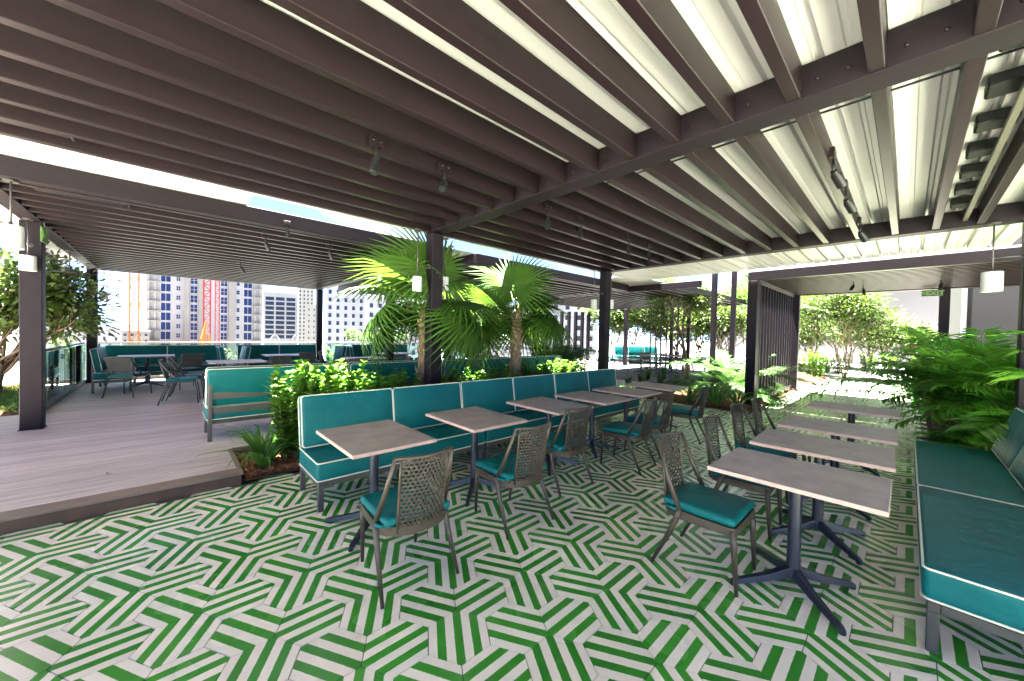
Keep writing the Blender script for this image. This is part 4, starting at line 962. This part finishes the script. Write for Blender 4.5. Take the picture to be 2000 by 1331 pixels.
ARE = [areca_mesh(k_, 1.45+.12*k_, 42, .42, (.55, .72, .9)[k_ % 3]) for k_ in range(5)]
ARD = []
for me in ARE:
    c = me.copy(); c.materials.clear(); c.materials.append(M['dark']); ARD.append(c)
def areca(label, p, n, s, group='feathery palms in the right bed', dark=False, seed=0, name='areca_palm', spread=(3, 40)):
    rs = random.Random(seed); t = thing(name, label, 'palm', p, 0, group)
    for k_ in range(n):
        a = k_*137.5+rs.uniform(-25, 25); tl = R_(rs.uniform(*spread)); o = ob('frond', rs.choice(ARD if dark else ARE), t, (rs.uniform(-.12, .12), rs.uniform(-.12, .12), rs.uniform(0, .15)))
        o.rotation_euler = (Matrix.Rotation(R_(a), 3, 'Z') @ Matrix.Rotation(tl, 3, 'Y')).to_euler(); q = s*rs.uniform(.72, 1.1); o.scale = (q, q, q)
    m_ = MB()
    for k_ in range(7): a = rs.uniform(0, 6.28); m_.tube([(math.cos(a)*.08, math.sin(a)*.08, -.02), (math.cos(a)*.16, math.sin(a)*.16, .5*s)], [.016, .010], 6)
    m_.build('canes', 'stem', t, True)
for (u_, v_, n, s_, lb, sd) in ((8.35, -1.15, 34, 1.28, 'nearest feathery palm, behind the second teal sofa', 1), (9.2, -.85, 30, 1.2, 'feathery palm leaning over the path, left of the clump', 2), (8.0, -1.75, 32, 1.3, 'feathery palm at the right picture edge, beside the steel post', 3), (10.0, -1.3, 30, 1.35, 'tall feathery palm in the middle of the right bed', 4), (11.3, -.95, 26, 1.2, 'far feathery palm under the trellis edge', 5), (9.2, -2.1, 28, 1.5, 'feathery palm at the back of the right bed before the dark wall', 6), (7.75, -.75, 16, .6, 'low feathery palm at the corner of the right bed', 7)):
    areca(lb, (u_, v_, .05), n, s_, seed=sd)
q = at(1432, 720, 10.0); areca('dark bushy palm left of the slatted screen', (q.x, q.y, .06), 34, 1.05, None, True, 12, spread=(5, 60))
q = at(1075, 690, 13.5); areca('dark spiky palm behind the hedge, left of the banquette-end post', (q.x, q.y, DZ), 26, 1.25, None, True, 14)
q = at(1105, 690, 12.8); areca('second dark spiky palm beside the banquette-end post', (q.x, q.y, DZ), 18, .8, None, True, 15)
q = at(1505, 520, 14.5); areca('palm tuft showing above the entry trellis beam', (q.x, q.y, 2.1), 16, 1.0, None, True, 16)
# ---- strap-leaved plants
def blade_mesh(seed, L_=.62, W_=.034):
    rs = random.Random(seed); mb = MB(); rows = []; tl = rs.uniform(.2, .5)
    for k_ in range(8):
        s_ = k_/7; ang = R_(86)-R_(rs.uniform(65, 110))*s_**2; x_ = 0 if not rows else px+math.cos(ang)*L_/7; z_ = 0 if not rows else pz+math.sin(ang)*L_/7; px, pz = x_, z_
        hw = W_*(.55+.45*math.sin(math.pi*min(1, s_+.25)))*(1-s_**4)*.5+.0006; rows.append(mb.av([(x_, -hw, z_+hw*.35), (x_, 0, z_-hw*.2), (x_, hw, z_+hw*.35)], min(1, tl+.4*s_)))
    for A, B in zip(rows, rows[1:]): mb.face((A, A+1, B+1, B)); mb.face((A+1, A+2, B+2, B+1))
    return mb.mesh('leaf', 'strap', True)
BL = [blade_mesh(k_) for k_ in range(8)]
def strap(label, p, n, s, group, seed, spread=(2, 34)):
    rs = random.Random(seed); t = thing('strap_leaf_plant', label, 'plant', p, 0, group)
    for k_ in range(n):
        a = R_(k_*137.5+rs.uniform(-30, 30)); o = ob('leaf', rs.choice(BL), t, (math.cos(a)*.03, math.sin(a)*.03, -.01)); o.rotation_euler = (Matrix.Rotation(a, 3, 'Z') @ Matrix.Rotation(R_(rs.uniform(*spread)), 3, 'Y')).to_euler(); q = s*rs.uniform(.65, 1.1); o.scale = (q, q, q)
SP = 'strap-leaved plants in the beds'
for (u_, v_, n, s_, lb) in ((.79, 4.84, 34, 1.15, 'arching strap-leaved plant at the deck corner'), (.84, 5.25, 24, .95, 'smaller strap-leaved plant behind the one at the deck corner'),
                            (9.25, 3.55, 26, 1.15, 'strap-leaved plant behind the farthest left chair, left of three'), (9.22, 2.95, 30, 1.35, 'tall strap-leaved plant beside the bed edge, middle of three'), (9.28, 2.55, 26, 1.2, 'strap-leaved plant beside the screen post, right of three'), (9.6, 4.5, 22, .9, 'strap-leaved plant beyond the farthest left table'), (9.3, 5.1, 20, .8, 'strap-leaved plant right of the banquette end'), (9.9, 3.2, 20, 1.1, 'strap-leaved plant in the second row of the bed'), (7.6, 4.95, 20, .7, 'strap-leaved plant just past the banquette end'), (8.35, 5.05, 20, .75, 'strap-leaved plant between the banquette end and the bed corner')):
    strap(lb, (u_, v_, .05), n, s_, SP, hash(round(u_*100)) % 991)
# ---- grass and ground cover
mb = MB()
for _ in range(5200):
    u_, v_ = rnd(-3.4, -1.68), rnd(9.7, 13.6); L_ = rnd(.08, .26); a = rnd(0, 6.28)
    mb.leaf((u_, v_, DZ+.02), (math.cos(a)*.5, math.sin(a)*.5, 1), (math.cos(a+1.57), math.sin(a+1.57), .2), L_, .012, rnd(.2, .7))
tag(mb.build('ornamental_grass', 'grass'), 'tufts of ornamental grass outside the left glass rail', 'grass', kind='stuff')
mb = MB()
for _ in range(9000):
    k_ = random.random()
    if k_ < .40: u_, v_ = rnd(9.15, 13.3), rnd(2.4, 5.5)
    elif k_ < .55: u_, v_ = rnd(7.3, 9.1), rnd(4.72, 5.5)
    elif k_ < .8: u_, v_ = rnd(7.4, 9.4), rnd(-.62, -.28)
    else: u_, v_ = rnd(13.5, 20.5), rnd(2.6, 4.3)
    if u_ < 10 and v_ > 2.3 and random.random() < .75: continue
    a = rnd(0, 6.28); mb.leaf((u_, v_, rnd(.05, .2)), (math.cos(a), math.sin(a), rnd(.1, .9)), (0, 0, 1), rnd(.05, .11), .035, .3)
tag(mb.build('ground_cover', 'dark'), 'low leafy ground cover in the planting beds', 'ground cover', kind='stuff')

# ================================================================== BUILDINGS
CF = Vector((math.cos(YAW), math.sin(YAW), 0)); CR_ = Vector((math.sin(YAW), -math.cos(YAW), 0))
GZ = -21
def hray(x_): r = ray(x_, 650); return Vector((r.x, r.y, 0))
class Facade:
    """a street front standing square to the line of sight through its middle"""
    def __init__(s, x0, x1, d):
        c = hray((x0+x1)/2); s.c = c*d; s.n = c.normalized(); s.t = Vector((s.n.y, -s.n.x, 0)); s.o = 0; s.o = s.s(x0); s.ang = math.atan2(s.t.y, s.t.x)
    def hit(s, x_): r = hray(x_); return r*(s.c.dot(s.n)/r.dot(s.n))
    def s(s, x_): return (s.hit(x_)-s.c).dot(s.t)-s.o
    def z(s, x_, y_):
        r = ray(x_, y_); k_ = s.c.dot(s.n)/(r.x*s.n.x+r.y*s.n.y); return CAM_H+r.z*k_-GZ
    def org(s): p = s.c+s.t*s.o; return (p.x, p.y, GZ)
def building(label, x0, x1, ytop, d, wallm, depth=14, cat='building', name='city_building'):
    F = Facade(x0, x1, d); t = thing(name, label, cat, F.org(), F.ang); W_ = F.s(x1); H = F.z((x0+x1)/2, ytop)
    m_ = MB(); m_.box(0, W_, 0, depth, 0, H); m_.build('wall', wallm, t)
    m_ = MB(); m_.box(-.25, W_+.25, -.25, depth+.25, H+.002, H+.5); m_.build('parapet', wallm, t)
    return t, F, H
win_cache = {}
def window(t, x_, z_, w_, h_, glassm, frm='wfrm', mull=1, proud=.12, bars=0):
    key = (round(w_, 2), round(h_, 2), glassm, frm, mull, bars)
    if key not in win_cache:
        m_ = MB(); f = min(.12, w_*.08); m_.box(f, w_-f, -.05, .1, f, h_-f, 0)
        m_.box(0, f, -proud, .1, 0, h_, 1); m_.box(w_-f, w_, -proud, .1, 0, h_, 1); m_.box(f, w_-f, -proud, .1, 0, f, 1); m_.box(f, w_-f, -proud, .1, h_-f, h_, 1)
        for k_ in range(mull): xx = w_*(k_+1)/(mull+1); m_.box(xx-f*.4, xx+f*.4, -proud*.9, .1, f, h_-f, 1)
        for k_ in range(bars): zz = h_*(k_+1)/(bars+1); m_.box(f, w_-f, -proud*.8, .1, zz-f*.4, zz+f*.4, 1)
        win_cache[key] = m_.mesh('window', [glassm, frm])
    ob('window', win_cache[key], t, (x_, 0, z_))
# white tower with blue window columns, still under construction
t, F, H = building('white tower under construction with columns of blue windows', 285, 512, 455, 115, 'white')
z0 = F.z(323, 664); FH = (F.z(323, 527)-z0)/7.3
for xa, xb, hf, off in ((313, 334, .88, 0), (343.5, 352.5, .5, .2), (371, 386, .84, 0), (430, 444, .84, 0), (461, 468, .5, .2), (475, 492, .88, 0)):
    for k_ in range(-2, 10): window(t, F.s(xa), z0+FH*(k_+off), F.s(xb)-F.s(xa), FH*hf, 'blue', mull=1 if xb-xa > 8 else 0, bars=1 if xb-xa < 17 else 0)
for k_ in range(-2, 11):                                          # floor slabs and balconies
    z_ = z0+FH*k_-.1
    for xa, xb, o_ in ((286.5, 312, 1.3), (493, 511, 1.6)): m_ = MB(); m_.box(F.s(xa), F.s(xb), -o_, 0, z_-.14, z_+.14); m_.build('balcony_slab', 'conc', t)
for xa, xb in ((288, 292), (301, 305), (360, 370), (387, 395), (446, 458), (496, 499), (506, 509)):
    m_ = MB(); m_.box(F.s(xa), F.s(xb), -.55, 0, 0, H-1); m_.build('pier', 'conc' if xb-xa > 6 else 'cream', t)
# glass office block
t, F, H = building('office block with a white grid over dark blue glass', 514, 581, 574, 150, 'white')
z0 = F.z(545, 662); FH = (F.z(545, 579)-z0)/9
for k_ in range(9):
    for xa, xb in ((517, 535.5), (537.5, 556), (558, 577)): window(t, F.s(xa), z0+FH*k_, F.s(xb)-F.s(xa), FH*.86, 'navyg', mull=0)
m_ = MB()
for xa, xb, ya, yb in ((527, 537, 664, 652), (537, 547, 652, 664), (570, 577, 664, 652)): m_.tube([(F.s(xa), -.6, F.z(545, ya)), (F.s(xb), -.6, F.z(545, yb))], .35, 6)
m_.build('brace', 'wfrm', t)
def grid_building(label, x0, x1, yt, d, wm, gm, nx, pitch, hw, hh, y0=None, yb=690, depth=14, name='city_building'):
    t, F, H = building(label, x0, x1, yt, d, wm, depth, name=name); xm = (x0+x1)/2; y_ = (y0 or yt+pitch*.5); W_ = F.s(x1); w_ = W_*hw/(x1-x0)
    while y_ < yb:
        for k_ in range(nx): window(t, W_*(k_+.5)/nx-w_/2, F.z(xm, y_+hh), w_, F.z(xm, y_)-F.z(xm, y_+hh), gm, mull=0)
        y_ += pitch
    return t, F
grid_building('slim pale tower with many small dark windows', 582, 612, 480, 190, 'cream', 'dkglass', 4, 7.5, 3.4, 4.6, 560)
grid_building('cream block with sparse dark windows beside the slim tower', 598, 628, 598, 140, 'cream', 'dkglass', 3, 11, 3, 4.4)
grid_building('white apartment block behind the first fan palm', 636, 712, 560, 100, 'white', 'navyg', 5, 15, 7, 9)
grid_building('white apartment block left of the central post', 716, 832, 585, 80, 'white', 'navyg', 7, 18, 8, 10)
grid_building('white apartment block between the two fan palms', 872, 1000, 575, 85, 'white', 'navyg', 7, 18, 9, 10)
grid_building('white apartment block right of the second fan palm', 1006, 1165, 585, 70, 'white', 'dkglass', 7, 20, 10, 11)
grid_building('slim white tower half hidden by the leaves behind the left post', 84, 133, 470, 160, 'white', 'dkglass', 5, 9.5, 5, 5.5, 480)
t, F, H = building('low white building with scattered small dark windows', 118, 236, 641, 75, 'white')
for x_, y_ in ((122, 656), (133, 650), (142, 658), (152, 650), (161, 658), (191, 650), (201, 658), (211, 650), (191, 672), (212, 672), (224, 659)): window(t, F.s(x_), F.z(x_, y_+7), F.s(x_+5.5)-F.s(x_), F.z(x_, y_)-F.z(x_, y_+7), 'dkglass', mull=0)
grid_building('low pale block beside the yellow crane', 237, 292, 650, 95, 'cream', 'blue', 4, 12, 7, 5, 652)
t, F = grid_building('tall white glass tower rising above the trellis at right', 1648, 1860, 380, 90, 'white', 'navyg', 9, 13, 20, 7, 486, yb=568)
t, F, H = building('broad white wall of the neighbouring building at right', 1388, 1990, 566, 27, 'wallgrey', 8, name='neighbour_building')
window(t, F.s(1412), F.z(1414, 609), .25, .45, 'dkglass', mull=0)
t = thing('dark_building', 'dark grey clad building behind the feathery palms', 'building', (15.6, -1.05, 0))
m_ = MB(); m_.box(0, 6, -7, 0, -.05, 6.2); m_.build('wall', 'dkwall', t); m_ = MB(); m_.bbox(-.03, .05, -.0, .09, -.05, 6.2, .01); m_.build('corner_trim', 'white', t)
m_ = MB(); m_.bbox(-.06, -.002, -2.1, -1.0, .1, 2.5, .01); m_.build('door', 'dkglass', t)
t = thing('handrail', 'white stair handrail between the feathery palms and dark wall', 'railing', (13.0, -1.3, .05))
for k_ in range(4): m_ = MB(); m_.tube([(0, -.32*k_, 0), (0, -.32*k_, 1.72+.03*k_)], .016, 8); m_.build('baluster', 'white', t, True)
m_ = MB(); m_.tube([(0, .03, 1.72), (0, -1.0, 1.82)], .022, 8); m_.build('rail', 'white', t, True)
# tower crane mast and hoists
def lattice(name, label, x_, yt, d, wpx, m, n, cat='crane'):
    F = Facade(x_-wpx/2, x_+wpx/2, d); w_ = F.s(x_+wpx/2); t = thing(name, label, cat, (F.c.x, F.c.y, GZ), F.ang); z1 = F.z(x_, yt)
    for sx in (-.5, .5):
        for sy in (-.5, .5): mm = MB(); mm.box(sx*w_-w_*.12, sx*w_+w_*.12, sy*w_-w_*.12, sy*w_+w_*.12, 0, z1); mm.build('chord', m, t)
    h_ = z1/n; mm = MB()
    for k_ in range(n):
        a, b_ = h_*k_, h_*(k_+1); s_ = 1 if k_ % 2 else -1
        for sy in (-.5, .5): mm.tube([(-.5*w_*s_, sy*w_, a), (.5*w_*s_, sy*w_, b_)], w_*.06, 4); mm.tube([(-.5*w_, sy*w_, b_), (.5*w_, sy*w_, b_)], w_*.06, 4)
        for sx in (-.5, .5): mm.tube([(sx*w_, -.5*w_*s_, a), (sx*w_, .5*w_*s_, b_)], w_*.06, 4); mm.tube([(sx*w_, -.5*w_, b_), (sx*w_, .5*w_, b_)], w_*.06, 4)
    mm.build('bracing', m, t); return t
lattice('tower_crane', 'yellow lattice mast of a tower crane', 262, 440, 88, 18, 'craney', 22)
lattice('builders_hoist', 'red lattice hoist mast against the white tower, left', 404, 500, 105, 13, 'craner', 26, 'hoist')
lattice('builders_hoist', 'red lattice hoist mast against the white tower, right', 424, 500, 106, 8, 'craner', 36, 'hoist')
F = Facade(398, 408, 100); t = thing('boom_lift', 'yellow boom folded upright at the foot of the red hoist', 'boom lift', (F.c.x, F.c.y, GZ), F.ang)
m_ = MB(); z_ = F.z(403, 628); m_.tube([(-.9, 0, 0), (-.7, 0, z_*.8), (0, 0, z_)], [.8, .6, .25], 6); m_.build('boom', 'craney', t); m_ = MB(); m_.tube([(.8, 0, 0), (.5, 0, z_*.85)], [.4, .3], 6); m_.build('ram', 'craney', t)
# trees on and between the buildings
def far_tree(label, x_, ytop, d, rpx, m='far', seed=0, palm=False, base=None):
    rs = random.Random(seed); c = at(x_, ytop, d); zt = c.z; r = rpx*d/FPX; zb = base if base is not None else GZ
    t = thing('far_tree', label, 'tree', (c.x, c.y, zb), 0, 'trees among the far buildings'); H = zt-zb; mm = MB(); mm.tube([(0, 0, 0), (0, 0, H-r*.6)], [r*.09, r*.05], 6); mm.build('trunk', 'bark', t)
    mm = MB()
    for k_ in range(260 if palm else 900):
        a, b_ = rs.uniform(0, 6.28), math.asin(rs.uniform(-.6 if palm else -.8, 1)); o_ = Vector((math.cos(a)*math.cos(b_), math.sin(a)*math.cos(b_), math.sin(b_)))
        if palm: mm.leaf(Vector((0, 0, H-r*.7)), o_+Vector((0, 0, .2)), (0, 0, 1), r*rs.uniform(.8, 1.1), r*.09, .5, rs.random())
        else:
            lump = 1+.25*math.sin(a*3+seed)*math.cos(b_*4); p = Vector((0, 0, H-r*.8))+Vector((o_.x*1.15, o_.y*1.15, o_.z*.8))*r*lump*rs.uniform(.6, 1)
            mm.leaf2(p, o_+Vector((rs.uniform(-1, 1), rs.uniform(-1, 1), rs.uniform(-.6, .6))), Vector((rs.uniform(-1, 1), rs.uniform(-1, 1), 1)), r*.28, r*.16, rs.random())
    mm.build('crown', m, t)
zr = at(180, 643, 78).z
for k_, (x_, y_, r, pm, lb) in enumerate(((140, 625, 8, False, 'leftmost round tree on the low white building'), (152, 626, 8, False, 'second round tree on the low white building'), (163, 626, 8, False, 'round tree on the low white building, just left of the deck post'), (196, 618, 8, True, 'palm on the low white building, right of the deck post'), (208, 624, 6, True, 'small palm in the middle on the low white building'), (222, 619, 8, True, 'rightmost palm on the low white building'))):
    far_tree(lb, x_, y_, 82, r, 'far', k_, pm, zr-.2)
for k_, (x_, y_, r, d_) in enumerate(((690, 644, 13, 45), (712, 650, 12, 44), (735, 646, 13, 46), (755, 650, 11, 44), (785, 652, 10, 45), (905, 650, 12, 45), (1060, 650, 10, 46))):
    far_tree(('leftmost', 'second', 'third', 'fourth', 'fifth', 'sixth', 'rightmost')[k_]+' street tree crown seen just above the rear glass rail', x_, y_, d_, r, 'far', 20+k_)
